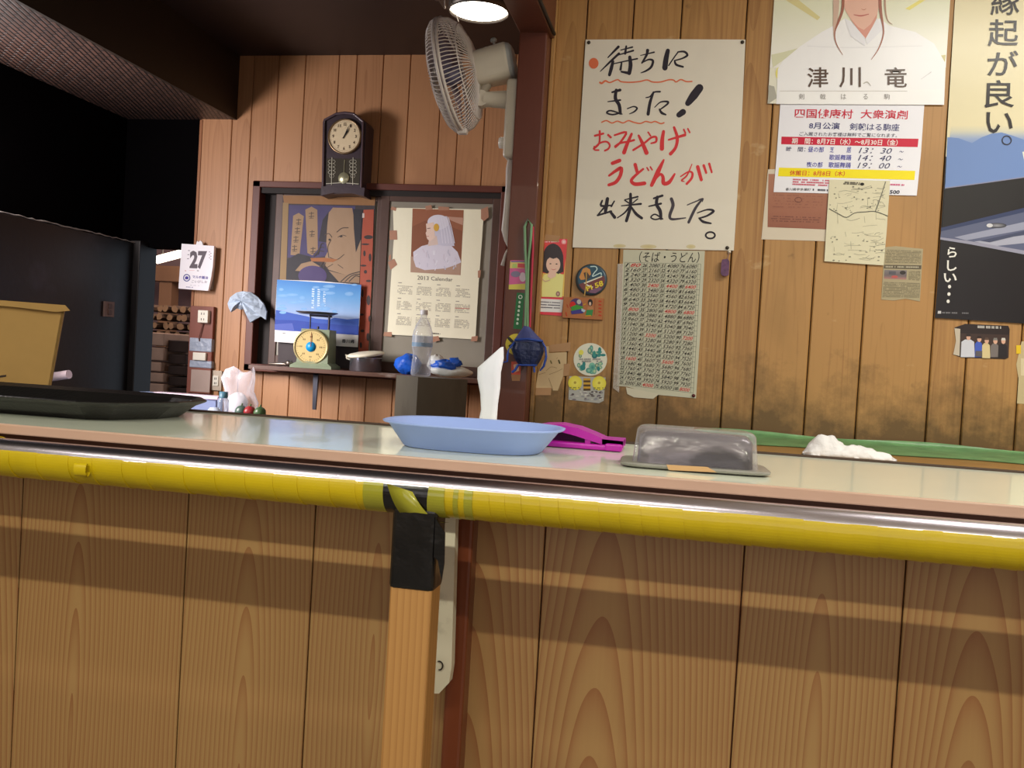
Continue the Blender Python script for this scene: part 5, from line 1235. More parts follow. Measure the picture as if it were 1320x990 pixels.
# ---- newspaper cutting
s = Sheet(2.9988).crop(1040, 225, .1768)
s.base([(568, 530), (650, 522), (760, 534), (848, 542), (838, 700), (825, 925), (720, 905), (640, 918), (543, 912), (556, 700)], (172, 160, 130))
s.dashes([(580, 545), (835, 555), (832, 650), (572, 645)], 9, (128, 120, 98), 1, .8, 6, .5, .02); s.poly([(565, 658), (836, 662), (834, 690), (562, 684)], (96, 88, 74), 1); s.dashes([(575, 664), (828, 668), (828, 684), (574, 680)], 1, (180, 172, 150), 2, .8, 7, .7, .05)
s.grid([(566, 694), (730, 698), (726, 766), (562, 760)], [(0, (130, 124, 126)), (.6, (110, 100, 104)), (1, (178, 128, 122))], 1, 6); s.ellipse((700, 715), 22, 14, (60, 54, 54), 2); s.ellipse((640, 745), 24, 9, (190, 92, 90), 2); s.poly([(600, 704), (650, 706), (648, 730), (598, 728)], (92, 90, 100), 2)
s.dashes([(560, 780), (828, 790), (820, 900), (552, 895)], 10, (126, 118, 96), 1, .85, 8, .5, .02); s.dashes([(745, 700), (830, 702), (826, 775), (742, 770)], 7, (126, 118, 96), 1, .85, 9, .5, .07)
tag(s.build('newspaper_cutting', PAPER), 'yellowed newspaper cutting right of and below the map', 'cutting')

# ---- tall sky poster at the right edge
s = Sheet(2.9965)
s.base([(1247, -240), (1520, -240), (1500, 420), (1320, 412.5), (1206, 408.5), (1219, 200)], (26, 22, 26))
s.crop(1195, 0, .25253)
s.poly([(205, -950), (1290, -950), (1240, 800), (95, 800), (142, 20)], (226, 216, 180), 1)
s.grid([(122, 640), (1240, 640), (1240, 960), (90, 968)], [(0, (226, 216, 180)), (.10, (206, 204, 186)), (.2, (150, 168, 204)), (.4, (106, 134, 192)), (1, (112, 138, 190))], 2)
hill = [(104, 700), (160, 705), (230, 730), (280, 700), (330, 682), (380, 676), (430, 690), (500, 715), (700, 690), (1240, 700), (1240, 968), (92, 968)]
s.poly(hill, (112, 140, 196), 3)
s.poly([(486, 775), (530, 770), (540, 830), (500, 838)], (220, 224, 214), 4)
s.poly([(92, 962), (500, 905), (1240, 800), (1240, 1700), (40, 1622)], (28, 24, 28), 4)
s.stroke([(92, 960), (300, 932), (500, 904), (1240, 798)], 5, (140, 140, 168), 5, 1, False)
s.crop(1200, 230, .25263)
s.poly([(52, 268), (250, 216), (476, 165), (1180, 10), (1180, 560), (476, 386), (200, 332), (48, 304)], (92, 98, 128), 5)
s.poly([(52, 252), (476, 150), (1180, -10), (1180, 10), (476, 172), (52, 270)], (52, 62, 100), 6)
s.poly([(120, 300), (476, 222), (1180, 90), (1180, 140), (476, 262), (180, 316)], (150, 154, 178), 6); s.poly([(220, 322), (476, 290), (1180, 210), (1180, 270), (476, 330), (330, 345)], (168, 170, 190), 6)
s.poly([(250, 318), (476, 268), (1180, 150), (1180, 180), (476, 284), (300, 326)], (70, 76, 104), 7)
s.poly([(48, 300), (200, 320), (476, 368), (1180, 520), (1180, 560), (476, 388), (200, 336), (48, 312)], (150, 150, 172), 7)
s.ellipse((336, 240), 50, 13, (46, 46, 58), 8, col2=(150, 150, 160)); s.ellipse((300, 240), 16, 10, (206, 206, 212), 8)
for ch, x0, y0, x1, y1 in (('ら', 84, 350, 132, 404), ('し', 82, 418, 132, 472), ('い', 66, 484, 132, 530)): s.text(ch, [(x0, y0), (x1, y0), (x1, y1), (x0, y1)], (232, 230, 226), 8, .02)
for x, y in ((95, 552), (92, 590), (88, 627)): s.ellipse((x, y), 8, 9, (232, 230, 226), 8)
s.poly([(36, 676), (52, 676), (52, 690), (34, 690)], (200, 200, 204), 8); s.dashes([(58, 680), (206, 684), (206, 692), (57, 690)], 1, (120, 118, 124), 8, .8, 3, .8, .04)
s.crop(1195, 0, .25253)
for ch, x0, y0, x1, y1 in (('縁', 326, -70, 472, 76), ('起', 312, 98, 466, 236), ('が', 308, 258, 464, 386), ('良', 294, 408, 446, 550), ('い', 300, 572, 438, 680)): s.text(ch, [(x0+4, y0), (x1+4, y0), (x1-2, y1), (x0-2, y1)], (40, 34, 36), 6, .008)
s.ring((407, 716), 26, 25, 6, (50, 50, 66), 6)
sp_ = s.build('sky_poster', GLOSSY); tag(sp_, 'tall poster with cream sky, blue hill and black lower half at the right', 'poster')
# ---- photograph of five people
s = Sheet(2.9985).crop(1200, 230, .25263)
s.base([(122, 760), (175, 742), (395, 752), (402, 770), (396, 915), (380, 922), (160, 914), (118, 900), (130, 830)], (44, 34, 34))
s.poly([(120, 764), (150, 768), (146, 906), (114, 898), (128, 830)], (196, 184, 168), 1)
s.poly([(150, 790), (396, 798), (394, 915), (150, 905)], (66, 50, 46), 1); s.dashes([(230, 750), (360, 754), (360, 768), (230, 764)], 1, (190, 186, 184), 2, .85, 2, .9, .05)
for (x, y0, w_, col_, hc) in ((188, 822, 36, (206, 208, 222), (40, 34, 34)), (243, 832, 20, (70, 96, 196), (44, 34, 34)), (281, 840, 22, (210, 190, 144), (90, 70, 60)), (325, 842, 22, (120, 112, 112), (130, 126, 124)), (366, 842, 24, (40, 36, 40), (210, 204, 200))):
    s.poly([(x-w_, 912), (x-w_*.9, y0+12), (x-w_*.4, y0), (x+w_*.4, y0), (x+w_*.9, y0+12), (x+w_, 912)], col_, 3)
    s.ellipse((x+4, y0-12), 11, 15, (216, 170, 148), 4, n=14); s.poly([(x-8, y0-16), (x-4, y0-28), (x+12, y0-28), (x+16, y0-16)], hc, 5)
s.poly([(262, 850), (300, 852), (302, 918), (262, 916)], (214, 196, 150), 5); s.poly([(228, 880), (262, 880), (262, 910), (226, 908)], (96, 90, 96), 5)
tag(s.build('group_photo', GLOSSY), 'small dark photograph of five people standing in a row', 'photograph')
s = Sheet(2.9988); s.base([(1317, 440), (1340, 440), (1340, 522), (1311, 520), (1313, 488), (1310, 470)], (196, 178, 140)); s.poly([(1316, 462), (1336, 462), (1336, 486), (1316, 484)], (214, 200, 168), 1); s.poly([(1310, 445), (1316, 445), (1316, 456), (1310, 456)], (226, 190, 40), 1)
tag(s.build('torn_paper', PAPER), 'torn scrap of paper at the right end of the wall beside the group photograph', 'paper')
# ---- small things between the brushed poster and the post
s = Sheet(2.9982).crop(645, 270, .15152)
s.base([(326, 246), (570, 252), (548, 560), (522, 906), (284, 888), (306, 560)], (226, 62, 78))
s.poly([(330, 290), (560, 296), (540, 740), (300, 745)], (232, 196, 96), 1); s.poly([(362, 292), (562, 296), (556, 400), (540, 550), (340, 540), (350, 400)], (222, 66, 70), 2)
s.poly([(296, 756), (536, 768), (522, 876), (288, 868)], (236, 236, 238), 2); s.dashes([(312, 772), (510, 784), (506, 850), (306, 842)], 3, (110, 108, 120), 3, .95, 5, .4, .035)
s.dashes([(330, 268), (500, 266), (500, 282), (330, 286)], 1, (250, 226, 226), 1, .8, 4, .5); s.ellipse((540, 276), 22, 24, (244, 120, 130), 1, col2=(255, 226, 226))
s.poly([(352, 742), (350, 600), (372, 556), (430, 540), (490, 536), (538, 560), (524, 748)], (236, 232, 150), 3); 
s.ellipse((448, 420), 88, 130, (50, 38, 44), 4); s.poly([(362, 430), (534, 430), (538, 530), (490, 550), (440, 500), (400, 545), (358, 530)], (50, 38, 44), 4)
s.ellipse((450, 468), 60, 74, (240, 202, 184), 5); s.poly([(418, 520), (478, 520), (470, 570), (430, 590), (400, 570)], (240, 202, 184), 5)
s.poly([(384, 440), (392, 380), (450, 362), (506, 384), (514, 436), (480, 410), (450, 420), (420, 408)], (50, 38, 44), 6)
s.ellipse((426, 462), 9, 5, (60, 44, 44), 6, n=10); s.ellipse((478, 464), 9, 5, (60, 44, 44), 6, n=10); s.stroke([(432, 506), (452, 513), (474, 506)], [3, 6, 3], (206, 110, 110), 6)
s.stroke([(352, 585), (380, 610), (420, 600)], 8, (214, 176, 150), 6); s.ellipse((490, 718), 17, 22, (120, 76, 80), 6, col2=(230, 190, 170))
fg = s.build('portrait_flyer', GLOSSY); tag(fg, 'narrow red and yellow flyer showing a smiling girl with bobbed dark hair', 'flyer')
def tape(parent, corners, Y, col=(178, 138, 100)):
    q = Sheet(Y); q.base(corners, col, .0006); return q.build('tape', PAPER, parent)
tape(fg, [(703, 302), (722, 304), (720, 312), (701, 310)], 2.9975)
# badge
bg = thing('round_badge', P(762, 381, 2.995), 'round dark badge with teal, maroon and yellow picture above the wooden plaque', 'badge')
c = P(762, 360.5, 2.99); q = MB(); q.lathe([(.050, .010), (.0515, .006), (.049, -.001), (.045, -.003), (.001, -.004)], (c[0], 2.99, c[2]), 40, (0, 1, 0)); q.build('badge_rim', mat('badge_rim', (70, 84, 96), .3, metal=.2), bg)
s = Sheet(2.9855).crop(725, 330, .09091)
s.ellipse((412, 328), 192, 196, (28, 74, 96), 0); s.poly([(232, 400), (590, 280), (604, 340), (590, 420), (530, 490), (420, 524), (320, 500), (260, 450)], (112, 50, 52), 1)
s.poly([(238, 300), (290, 180), (340, 160), (392, 190), (405, 260), (330, 330), (260, 340)], (206, 140, 66), 1); s.poly([(300, 240), (345, 220), (400, 300), (330, 350)], (70, 50, 36), 2); s.poly([(400, 480), (520, 440), (560, 470), (470, 530), (380, 520)], (120, 80, 110), 2)
s.stroke([(400, 150), (470, 150), (490, 190), (450, 240), (430, 290), (540, 240), (550, 270)], 14, (196, 224, 226), 3); s.poly([(300, 380), (560, 280), (565, 295), (320, 395)], (226, 220, 200), 3); s.poly([(340, 400), (440, 440), (420, 450), (340, 415)], (240, 236, 228), 3)
s.stroke([(340, 180), (335, 400), (312, 560)], 14, (190, 150, 70), 3); s.text('PI 58', [(330, 440), (565, 340), (585, 420), (350, 500)], (232, 206, 40), 4, .03)
s.build('badge_picture', GLOSSY, bg)
# plaque
s = Sheet(2.988).crop(725, 330, .09091)
s.base([(18, 580), (585, 600), (565, 905), (300, 890), (0, 872)], (176, 112, 70), .0115)
s.ellipse((195, 690), 90, 90, (84, 60, 110), 1); s.ellipse((145, 690), 42, 45, (206, 40, 40), 2); s.poly([(125, 720), (200, 690), (300, 720), (260, 780), (130, 780)], (70, 150, 60), 3); s.poly([(120, 780), (270, 750), (300, 810), (130, 826)], (66, 60, 140), 3); s.ellipse((235, 650), 30, 34, (190, 186, 186), 4); s.poly([(270, 740), (330, 770), (310, 800), (270, 780)], (180, 200, 220), 4)
s.ellipse((395, 660), 34, 50, (40, 34, 36), 2); s.ellipse((392, 676), 16, 26, (220, 190, 170), 3); s.poly([(345, 760), (440, 750), (420, 850), (330, 840)], (60, 140, 80), 2); s.poly([(360, 715), (430, 710), (440, 760), (350, 765)], (186, 130, 90), 3); s.stroke([(300, 690), (330, 680)], 14, (206, 160, 40), 3); s.stroke([(330, 850), (400, 845)], 16, (206, 150, 40), 3); s.stroke([(462, 610), (455, 830)], 10, (150, 90, 60), 2)
for k, y in enumerate((640, 690, 740, 790, 840)): s.stroke([(520, y), (545, y+4)], 20, (190, 64, 40), 2, 1)
s.stroke([(65, 690), (80, 730)], 12, (176, 70, 44), 2, 1); s.stroke([(50, 800), (60, 850)], 14, (190, 64, 40), 2, 1)
tag(s.build('wooden_plaque', PAPER), 'small wooden plaque painted with two little figures', 'plaque')
# drawing
s = Sheet(2.9985).crop(640, 410, .12121)
s.base([(530, 300), (558, 300), (560, 372), (748, 362), (745, 480), (715, 600), (652, 772), (600, 770), (545, 660), (585, 742), (415, 744), (440, 590), (520, 400)], (206, 180, 140))
s.stroke([(575, 455), (585, 480)], 14, (120, 110, 70), 1); s.stroke([(662, 450), (672, 480)], 16, (90, 84, 50), 1)
for pts in ([(530, 560), (580, 520), (640, 530)], [(560, 600), (640, 570), (700, 540)], [(556, 640), (600, 760)], [(655, 765), (720, 640)], [(640, 430), (650, 420)], [(540, 430), (530, 460)], [(450, 600), (520, 580)]): s.stroke(pts, 4, (150, 120, 88), 1)
dr = s.build('torn_drawing', PAPER); tag(dr, 'torn beige paper drawing held by brown tape beside the hanging blue net', 'drawing')
tape(dr, [(708, 445), (735.5, 441), (735, 452.5), (708, 454)], 2.9976); tape(dr, [(727, 469), (735, 469), (733, 484), (726, 485)], 2.9976); tape(dr, [(688.5, 500), (711, 500), (710, 509.5), (689, 509.5)], 2.9976)
# teal sticker and bee sticker
s = Sheet(2.9985).crop(640, 410, .12121)
n_ = 36; s.base([(998+178*math.cos(2*PI*k/n_), 440+174*math.sin(2*PI*k/n_)) for k in range(n_)], (222, 222, 206))
rnd = random.Random(9)
for k in range(46):
    a_, d_ = rnd.uniform(0, 6.28), math.sqrt(rnd.random())*145; x, y = 998+d_*math.cos(a_), 440+d_*math.sin(a_)*.98
    if abs(y-445) < 38: continue
    s.ellipse((x, y), rnd.uniform(16, 36), rnd.uniform(14, 34), rnd.choice([(30, 128, 128), (60, 150, 140), (110, 180, 160), (20, 100, 110)]), 1+k % 2, n=12, col2=rnd.choice([(150, 206, 180), (40, 130, 128), (206, 220, 170)]))
s.dashes([(880, 425), (1130, 425), (1130, 470), (880, 470)], 2, (150, 150, 150), 4, .8, 3, .7, .07); s.ellipse((900, 365), 26, 28, (226, 220, 90), 3, n=12)
tag(s.build('round_sticker', GLOSSY), 'round teal and white sticker above the bee striped sticker', 'sticker')
s = Sheet(2.9984).crop(640, 410, .12121)
s.base([(775, 618), (1160, 632), (1140, 880), (1090, 905), (1000, 895), (765, 868)], (176, 176, 172))
for cx_, cy_ in ((836, 690), (1092, 694)): s.ellipse((cx_, cy_), 74, 76, (226, 212, 60), 1, col2=(238, 230, 110)); s.ellipse((cx_, cy_-4), 14, 14, (180, 160, 60), 2); s.dashes([(cx_-60, cy_+40), (cx_+60, cy_+40), (cx_+60, cy_+75), (cx_-60, cy_+75)], 2, (120, 120, 60), 2, .5, 4, .6, .1)
for k in range(6): s.poly([(925, 640+k*22), (1000, 640+k*22), (1000, 662+k*22), (925, 662+k*22)], (86, 62, 30) if k % 2 else (206, 160, 50), 2)
for k in range(40): s.ellipse((rnd.uniform(785, 1130), rnd.uniform(785, 870)), rnd.uniform(8, 24), rnd.uniform(5, 12), rnd.choice([(120, 110, 120), (206, 204, 200), (150, 150, 156), (90, 80, 80)]), 1+k % 3, n=8)
tag(s.build('bee_sticker', GLOSSY), 'grey sticker with a bee striped stripe between two yellow rounds', 'sticker')
# charm
ch = thing('hanging_charm', P(934, 355, 2.985), 'tiny purple charm hanging from a pin below the brushed poster', 'charm')
pin(940, 325, 2.9985, ch, (200, 190, 176)); q = MB(); q.tube([P(940, 325, 2.99), P(937.5, 334, 2.99)], .0015, 6); q.build('cord', mat('charm_cord', (150, 120, 110), .6), ch)
q = MB(); q.prism_px([(931, 334.5), (938, 333.5), (940.5, 337), (939.5, 354), (936, 356), (930.5, 355), (929, 352), (930, 338)], 2.982, 2.992); q.build('pouch', mat('charm_purple', (98, 62, 98), .5, var=.4, vscale=90), ch)

# ---- things on the post (front face y = 2.90)
s = Sheet(2.8992).crop(645, 270, .15152)
s.base([(84, 432), (228, 432), (224, 684), (70, 680)], (206, 96, 150)); s.poly([(84, 440), (226, 440), (222, 500), (80, 500)], (222, 196, 120), 1); s.poly([(148, 458), (210, 462), (208, 498), (146, 494)], (206, 70, 80), 2); s.poly([(90, 440), (226, 440), (226, 448), (90, 448)], (80, 100, 170), 2); s.poly([(72, 640), (224, 630), (224, 682), (70, 680)], (214, 200, 90), 1)
s.ellipse((190, 575), 28, 40, (214, 190, 206), 2); s.ellipse((130, 550), 40, 26, (130, 120, 150), 2); s.poly([(105, 462), (140, 462), (140, 496), (100, 496)], (176, 196, 110), 2)
tag(s.build('pink_sticker', GLOSSY), 'pink and yellow picture sticker on the red brown post', 'sticker')
s = Sheet(2.8992).crop(645, 270, .15152)
s.base([(140, 708), (206, 712), (182, 1020), (110, 1014)], (30, 112, 60)); s.ring((170, 744), 18, 18, 7, (226, 236, 226), 1)
for k in range(6): s.ellipse((164-k*4, 790+k*36), 10, 13, (216, 230, 216), 1, n=10); s.poly([(152-k*4, 800+k*36), (176-k*4, 800+k*36), (174-k*4, 806+k*36), (150-k*4, 806+k*36)], (30, 112, 60), 2)
tag(s.build('green_sticker', GLOSSY), 'slim green sticker with white marks on the red brown post', 'sticker')
s = Sheet(2.8992); n_ = 24; s.base([(666+14.5*math.cos(2*PI*k/n_), 444+14*math.sin(2*PI*k/n_)) for k in range(n_)], (214, 192, 60)); s.stroke([(656, 436), (660, 440)], 4, (40, 40, 30), 1); s.stroke([(657, 446), (663, 442)], 3, (40, 40, 30), 1)
tag(s.build('yellow_sticker', GLOSSY), 'round yellow sticker half hidden by the hanging blue net', 'sticker')
s = Sheet(2.8992); s.base([(659, 466), (671, 466), (671, 484), (670, 491), (660, 491), (659, 480)], (206, 84, 60)); s.poly([(659, 483), (671, 483), (670, 491), (660, 491)], (170, 120, 80), 1); s.poly([(662, 470), (669, 468), (669, 478), (663, 480)], (240, 190, 160), 1)
tag(s.build('red_sticker', GLOSSY), 'small red sticker on the post below the hanging blue net', 'sticker')
# hanging blue net with its lanyard
nt_ = thing('hanging_net', P(678, 478, 2.87), 'dark blue folding net hanging on a green and red lanyard from the post', 'net')
q = MB(); hk = P(681, 284, 2.893)
q.tube([P(677, 420, 2.88), P(679, 360, 2.885), P(677, 320, 2.888), P(676.5, 292, 2.89), P(680.5, 283, 2.89), P(685.5, 290, 2.89), P(684, 310, 2.888), P(681, 335, 2.886), P(680, 380, 2.884), P(680, 422, 2.88)], .0042, 8)
q.build('green_strap', mat('strap_green', (120, 158, 120), .6, var=.15), nt_)
q = MB(); q.tube([P(687, 292, 2.893), P(687, 320, 2.892), P(684.5, 380, 2.89), P(683, 422, 2.885)], .0035, 8); q.build('red_strap', mat('strap_red', (190, 50, 78), .6), nt_)
q = MB(); q.tube([P(680, 284, 2.90), P(680, 284, 2.885)], .003, 8); q.build('nail', mat('nail_steel', (90, 84, 80), .4, metal=.8), nt_)
NB = mat('net_navy', (34, 44, 84), .5, var=.3, vscale=30, bump=.4, bscale=90, alpha=.96); NB2 = mat('net_blue_rim', (40, 72, 160), .4, var=.15)
q = MB(); rgs = []
for (xl, xr, y, dp) in ((676, 683, 420, .008), (670, 690, 428, .02), (664, 699, 437, .035), (662, 701, 440, .038)):
    a, b = P(xl, y, 2.865), P(xr, y+1.5, 2.865); c = (a+b)/2; h = (b[0]-a[0])/2
    rgs.append([Vector((c[0]+h*math.cos(t), 2.862+dp*.7*math.sin(t), c[2]+(b[2]-a[2])/2*math.cos(t))) for t in np.linspace(0, 2*PI, 20, endpoint=False)])
q.ring_loft(rgs, smooth=False); q.build('hood', mat('net_hood', (70, 76, 130), .45, var=.3, vscale=25), nt_)
q = MB(); rgs = []
for (xl, xr, y, dp) in ((663, 700, 440, .034), (660, 701, 450, .04), (664, 697, 462, .036), (669, 692, 470, .028)):
    a, b = P(xl, y, 2.865), P(xr, y+1.5, 2.865); c = (a+b)/2; h = (b[0]-a[0])/2
    rgs.append([Vector((c[0]+h*math.cos(t)*(1+.05*math.sin(6*t)), 2.862+dp*.7*math.sin(t)*(1+.1*math.sin(5*t)), c[2])) for t in np.linspace(0, 2*PI, 28, endpoint=False)])
q.ring_loft(rgs, smooth=False); q.build('net_bag', NB, nt_)
q = MB()
q.tube([P(664, 438, 2.845), P(680, 437, 2.833), P(700, 440, 2.845)], .0035, 8)
q.tube([P(703, 447, 2.85), P(704, 460, 2.848), P(701, 472, 2.848), P(696, 478, 2.85)], [.003, .0036, .0036, .002], 8); q.tube([P(656, 449, 2.85), P(654, 458, 2.85), P(654, 466, 2.85), P(649, 467, 2.85)], [.002, .0035, .003, .002], 8); q.tube([P(668, 470, 2.85), P(664, 477, 2.848), P(660, 480, 2.85)], .004, 8); q.tube([P(688, 470, 2.85), P(689, 480, 2.85)], .0035, 8); q.tube([P(663, 441, 2.85), P(657, 449, 2.85)], .003, 8); q.tube([P(699, 441, 2.85), P(703, 448, 2.85)], .003, 8); q.tube([P(669, 470.5, 2.845), P(692, 471, 2.845)], .003, 8)
q.build('rim_hooks', NB2, nt_)

# ================================================================== PAPERS IN THE KITCHEN
# ---- framed woodcut style poster behind the left pane
s = Sheet(4.809).crop(345, 240, .13135)
s.base([(150, 90), (1060, 105), (1010, 960), (980, 1800), (100, 1740), (110, 900)], (57, 49, 52))
s.poly([(150, 90), (1060, 105), (1050, 190), (160, 170)], (139, 100, 60), 1); s.poly([(150, 160), (205, 165), (180, 930), (118, 920)], (141, 116, 78), 1)
s.poly([(210, 185), (860, 195), (850, 640), (480, 700), (195, 700)], (64, 58, 98), 1)
for pts in ([(250, 290), (305, 262), (355, 295), (312, 680), (225, 675)], [(370, 230), (430, 200), (488, 232), (492, 620), (440, 680), (390, 655)]): s.poly(pts, (146, 120, 90), 2)
for (x, y) in ((305, 350), (292, 435), (278, 520), (264, 610), (430, 285), (436, 465), (446, 630)):
    s.stroke([(x-22, y-18), (x+22, y-20)], 7, (68, 55, 48), 3, 1); s.stroke([(x, y-30), (x-4, y+28)], 7, (68, 55, 48), 3, 1); s.stroke([(x-24, y+14), (x+24, y+10)], 7, (68, 55, 48), 3, 1); s.stroke([(x-20, y+30), (x+20, y+28)], 5, (68, 55, 48), 3, 1)
s.poly([(540, 330), (600, 250), (620, 560), (500, 540)], (45, 42, 49), 2)
FC = (153, 127, 100)
s.poly([(640, 210), (830, 215), (850, 330), (865, 640), (915, 520), (905, 830), (760, 870), (600, 820), (560, 770), (565, 690), (590, 640), (575, 560), (585, 380), (600, 260)], FC, 3)
s.poly([(840, 225), (930, 228), (915, 520), (866, 650), (846, 420)], (38, 37, 44), 4)
s.poly([(190, 720), (300, 660), (420, 690), (480, 740), (600, 830), (700, 930), (650, 960), (180, 940)], (40, 39, 46), 3); s.poly([(270, 830), (330, 760), (430, 735), (520, 790), (420, 840)], (148, 122, 94), 4); s.ellipse((440, 880), 140, 100, (68, 56, 103), 5); s.poly([(600, 830), (760, 870), (905, 830), (900, 950), (700, 940)], (145, 120, 94), 4)
s.poly([(420, 705), (560, 702), (690, 720), (640, 745), (430, 738)], (153, 95, 52), 5)
for k in range(3): s.stroke([(455+20*k, 690-10*k), (500+12*k, 640-35*k), (550, 640-38*k)], 8, (57, 49, 44), 5); s.stroke([(720+40*k, 935), (800+30*k, 870+6*k), (900, 840+24*k)], 9, (54, 47, 46), 5)
for pts, w_ in (([(680, 450), (730, 412), (790, 408)], 9), ([(690, 500), (730, 480), (770, 490)], 6), ([(560, 480), (600, 465), (630, 500)], 8), ([(620, 530), (590, 600), (600, 700)], 7), ([(610, 700), (680, 720), (750, 670)], 7), ([(690, 770), (740, 805)], 6), ([(580, 800), (640, 765)], 6), ([(510, 790), (540, 750)], 8), ([(550, 800), (570, 750)], 7)): s.stroke(pts, w_, (74, 60, 51), 5)
s.ellipse((720, 492), 16, 10, (49, 42, 39), 6, n=10); s.ellipse((608, 525), 12, 10, (49, 42, 39), 6, n=10)
s.poly([(942, 232), (1042, 228), (1035, 470), (1020, 960), (985, 1700), (890, 1700), (905, 940), (925, 470)], (159, 75, 53), 5)
for (x, y, a_, b_) in ((990, 500, 46, 20), (960, 570, 40, 9), (950, 660, 12, 30), (1005, 700, 14, 40), (940, 780, 30, 10), (960, 840, 16, 18), (990, 930, 26, 12), (930, 1050, 12, 40), (990, 1120, 20, 50), (920, 1260, 26, 10), (1000, 1300, 12, 30), (930, 1420, 20, 14), (985, 1480, 16, 40), (915, 1560, 12, 30)): s.ellipse((x, y), a_, b_, (54, 44, 44), 6, n=10)
s.poly([(930, 265), (950, 265), (948, 310), (928, 310)], (196, 185, 178), 7)
tag(s.build('woodcut_poster', PAPER), 'brown and purple woodcut style poster of a face with an orange strip', 'poster')
# ---- blue landscape calendar
s = Sheet(4.7795).crop(340, 350, .14143)
s.base([(122, 74), (500, 86), (888, 122), (874, 400), (856, 690), (480, 668), (98, 640), (106, 360)], (222, 222, 222))
s.grid([(122, 74), (888, 122), (860, 580), (100, 532)], [(0, (60, 128, 200)), (.25, (92, 154, 212)), (.55, (136, 170, 214)), (.72, (150, 168, 208)), (.8, (118, 148, 200)), (1, (76, 112, 186))], 1, 20)
s.poly([(108, 350), (180, 362), (280, 385), (380, 405), (480, 430), (600, 440), (640, 420), (760, 436), (868, 428), (862, 580), (480, 556), (100, 532)], (44, 84, 176), 2)
s.poly([(104, 440), (300, 445), (500, 470), (866, 500), (862, 580), (480, 556), (100, 532)], (28, 64, 160), 3); s.poly([(100, 480), (260, 470), (280, 545), (100, 532)], (70, 90, 176), 4)
for k, x in enumerate((440, 492, 545)): s.dashes([(x, 150+k*4), (x+22, 152+k*4), (x+16, 340), (x-6, 338)], 9, (206, 226, 246), 2, .95, k, .6, .6)
for k in range(20): s.ellipse((rnd.uniform(150, 850), rnd.uniform(110, 380)), rnd.uniform(20, 60), rnd.uniform(8, 20), (110, 164, 218), 2, n=12, col2=(128, 176, 222))
s.text('香川県', [(712, 614), (830, 622), (828, 656), (710, 650)], (50, 50, 60), 2, .02); s.stroke([(175, 562), (195, 560)], 5, (60, 60, 70), 2, 1)
tag(s.build('landscape_calendar', PAPER), 'blue sky and sea landscape calendar sheet with a white bottom margin', 'calendar')
# ---- 2013 calendar on the right pane
s = Sheet(4.7802).crop(490, 250, .19185)
s.base([(86, 92), (400, 98), (698, 104), (685, 300), (662, 600), (640, 978), (340, 960), (48, 944), (68, 640), (92, 300)], (238, 236, 210))
s.poly([(218, 98), (562, 108), (540, 546), (204, 526)], (136, 86, 62), 1); s.poly([(218, 98), (562, 108), (555, 250), (420, 200), (300, 180), (214, 220)], (150, 96, 70), 2); s.poly([(430, 150), (560, 160), (556, 210), (480, 180)], (186, 146, 126), 3); s.poly([(206, 420), (542, 440), (538, 546), (204, 526)], (176, 146, 126), 2)
VW = (214, 212, 226)
s.poly([(222, 390), (280, 350), (360, 330), (470, 340), (520, 390), (545, 460), (500, 480), (440, 500), (300, 512), (240, 490), (224, 440)], VW, 3); s.poly([(350, 335), (360, 240), (400, 150), (450, 150), (480, 250), (500, 350), (430, 350)], (200, 200, 218), 4); s.ellipse((390, 190), 72, 50, (216, 216, 230), 4)
s.poly([(308, 200), (360, 190), (370, 290), (335, 320), (315, 300), (306, 262), (312, 250)], (228, 204, 190), 5); s.ellipse((378, 225), 18, 26, (214, 170, 70), 6); s.stroke([(318, 232), (336, 230)], 5, (120, 90, 86), 6, 1); s.stroke([(314, 284), (326, 284)], 4, (190, 120, 110), 6, 1); s.poly([(330, 300), (380, 280), (390, 340), (320, 350)], (216, 196, 186), 4)
for k in range(26): x, y = rnd.uniform(240, 510), rnd.uniform(370, 490); s.stroke([(x, y), (x+rnd.uniform(-14, 14), y+rnd.uniform(10, 30))], rnd.uniform(4, 10), rnd.choice([(226, 226, 238), (196, 196, 212), (206, 200, 214)]), 4, 1)
for k in range(5): s.stroke([(395+k*16, 160), (410+k*18, 240), (420+k*20, 330)], 5, (222, 222, 236), 5)
s.text('2013 Calendar', [(250, 548), (488, 564), (486, 588), (250, 576)], (110, 106, 100), 2, .0)
for r_ in range(3):
    for c_ in range(4):
        x = 118+c_*130-r_*4; y = 612+r_*104+c_*7
        s.dashes([(x, y), (x+100, y+6), (x+96, y+66), (x-4, y+60)], 6, (176, 172, 156), 2, .8, r_*4+c_, .5, .13); s.stroke([(x+6, y-16), (x+26, y-15)], 5, (150, 146, 136), 2, 1)
        if r_ == 1 and c_ == 3: s.stroke([(x, y+30), (x+96, y+34)], 4, (216, 130, 120), 3, 1)
s.dashes([(345, 932), (405, 936), (405, 944), (345, 942)], 1, (90, 86, 84), 2, .9, 1, .9, .12)
wc_ = s.build('year_calendar', PAPER); tag(wc_, 'cream 2013 calendar with a white veiled lady taped to the window', 'calendar')
TK = (172, 128, 104)
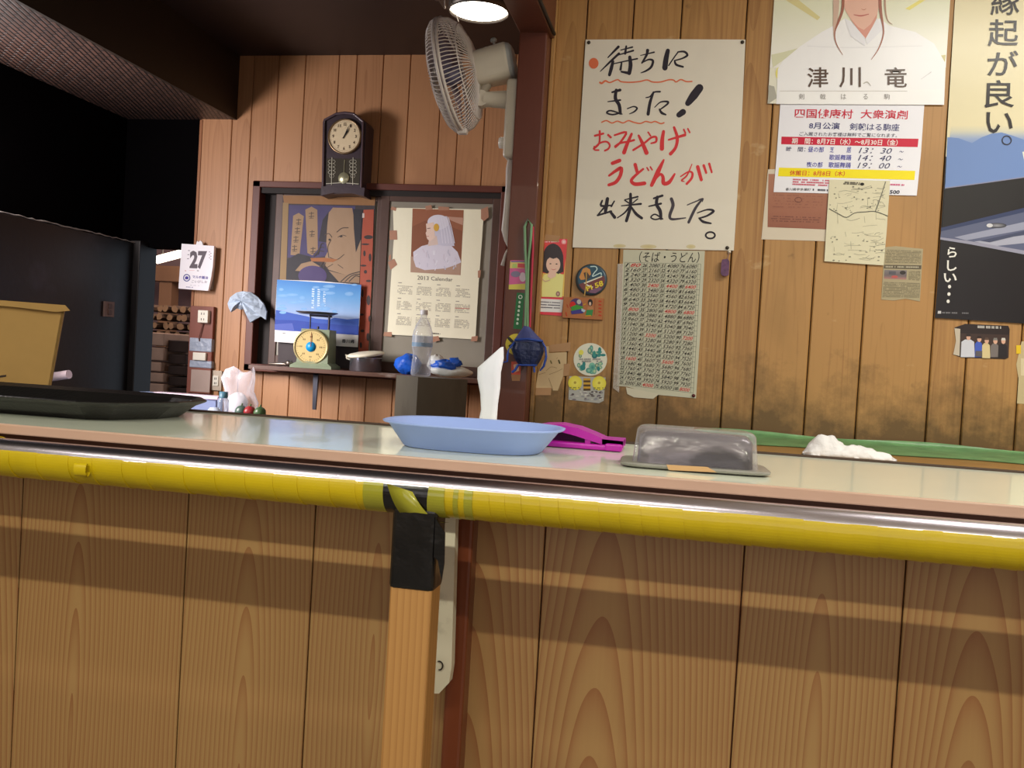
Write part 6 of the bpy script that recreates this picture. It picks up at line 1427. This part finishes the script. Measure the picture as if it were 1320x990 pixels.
for q_ in ([(505, 266), (511, 268), (510, 272), (503, 270)], [(548, 266), (556, 264), (557, 270), (549, 271)], [(565, 266), (579, 267), (579, 271), (565, 271)], [(620, 270), (629, 266), (630, 280), (624, 285), (620, 282)], [(502, 297), (511.5, 297), (512, 309), (502, 309)], [(501.5, 329), (504, 328), (504, 335), (501, 335)], [(500, 338), (508, 333.5), (512, 341), (503.5, 348)], [(616, 349), (620, 348), (619, 358), (616, 358)], [(495, 428), (505, 428), (505, 434), (494, 433)], [(557, 434), (565, 433), (567, 439), (558, 441)], [(608, 434), (616, 433), (615, 440), (607, 440)]):
    tape(wc_, q_, 4.7790, TK)
# ---- daily calendar 27
dcal = thing('daily_calendar', P(254, 374, 4.82), 'thick white daily tear-off calendar showing 27 by the doorway', 'calendar')
kx = .11617
s = Sheet(4.80).crop(220, 305, kx)
s.base([(122, 78), (482, 104), (468, 330), (448, 460), (415, 602), (86, 576)], (240, 238, 244), .02)
NM = (92, 84, 92)
s.text('27', [(215, 156), (405, 158), (385, 362), (208, 356)], NM, 1, .05)
for k, (x, y) in enumerate(((203, 155), (197, 200), (193, 245))): s.stroke([(x-7, y), (x+7, y)], 8, (120, 116, 126), 1, 1)
for k in range(6): s.stroke([(426+(k % 2)*14, 170+k*16), (436+(k % 2)*14, 170+k*16)], 7, (130, 126, 136), 1, 1)
s.stroke([(160, 378), (170, 380)], 7, (190, 120, 120), 1, 1); s.stroke([(205, 374), (265, 376)], 3, (220, 160, 160), 1, 1); s.stroke([(295, 378), (310, 380)], 8, (130, 126, 136), 1, 1)
BL2 = (70, 60, 150)
s.ring((178, 457), 40, 42, 11, (80, 88, 150), 1); s.poly([(160, 446), (178, 438), (198, 446), (196, 474), (160, 474)], BL2, 1)
s.text('マルホ醤油', [(242, 428), (416, 440), (412, 472), (242, 462)], BL2, 1, .02); s.text('こいびしお', [(236, 480), (408, 490), (404, 516), (232, 512)], (90, 84, 110), 1, .0)
s.dashes([(160, 552), (250, 560), (250, 568), (160, 562)], 1, (120, 120, 160), 1, .9, 2, .9, .1); s.dashes([(215, 536), (330, 542), (330, 548), (215, 542)], 1, (180, 180, 196), 1, .6, 4, .9, .1)
s.build('pad', PAPER, dcal)
q = MB(); c0_ = P(256, 311, 4.82); q.prism_px([(252.5, 315.5), (254, 310.5), (256, 312), (258, 310), (260.5, 312), (261.5, 316)], 4.812, 4.822); q.build('hanger_tab', mat('white_tab', (228, 228, 232), .5), dcal)
q = MB(); a, b = P(248, 314, 4.822), P(279, 372, 4.822); q.prism_px([(237, 316), (277, 319), (272, 373), (233, 371)], 4.8205, 4.846); q.build('backing_card', mat('grey_backing', (146, 140, 134), .7), dcal)
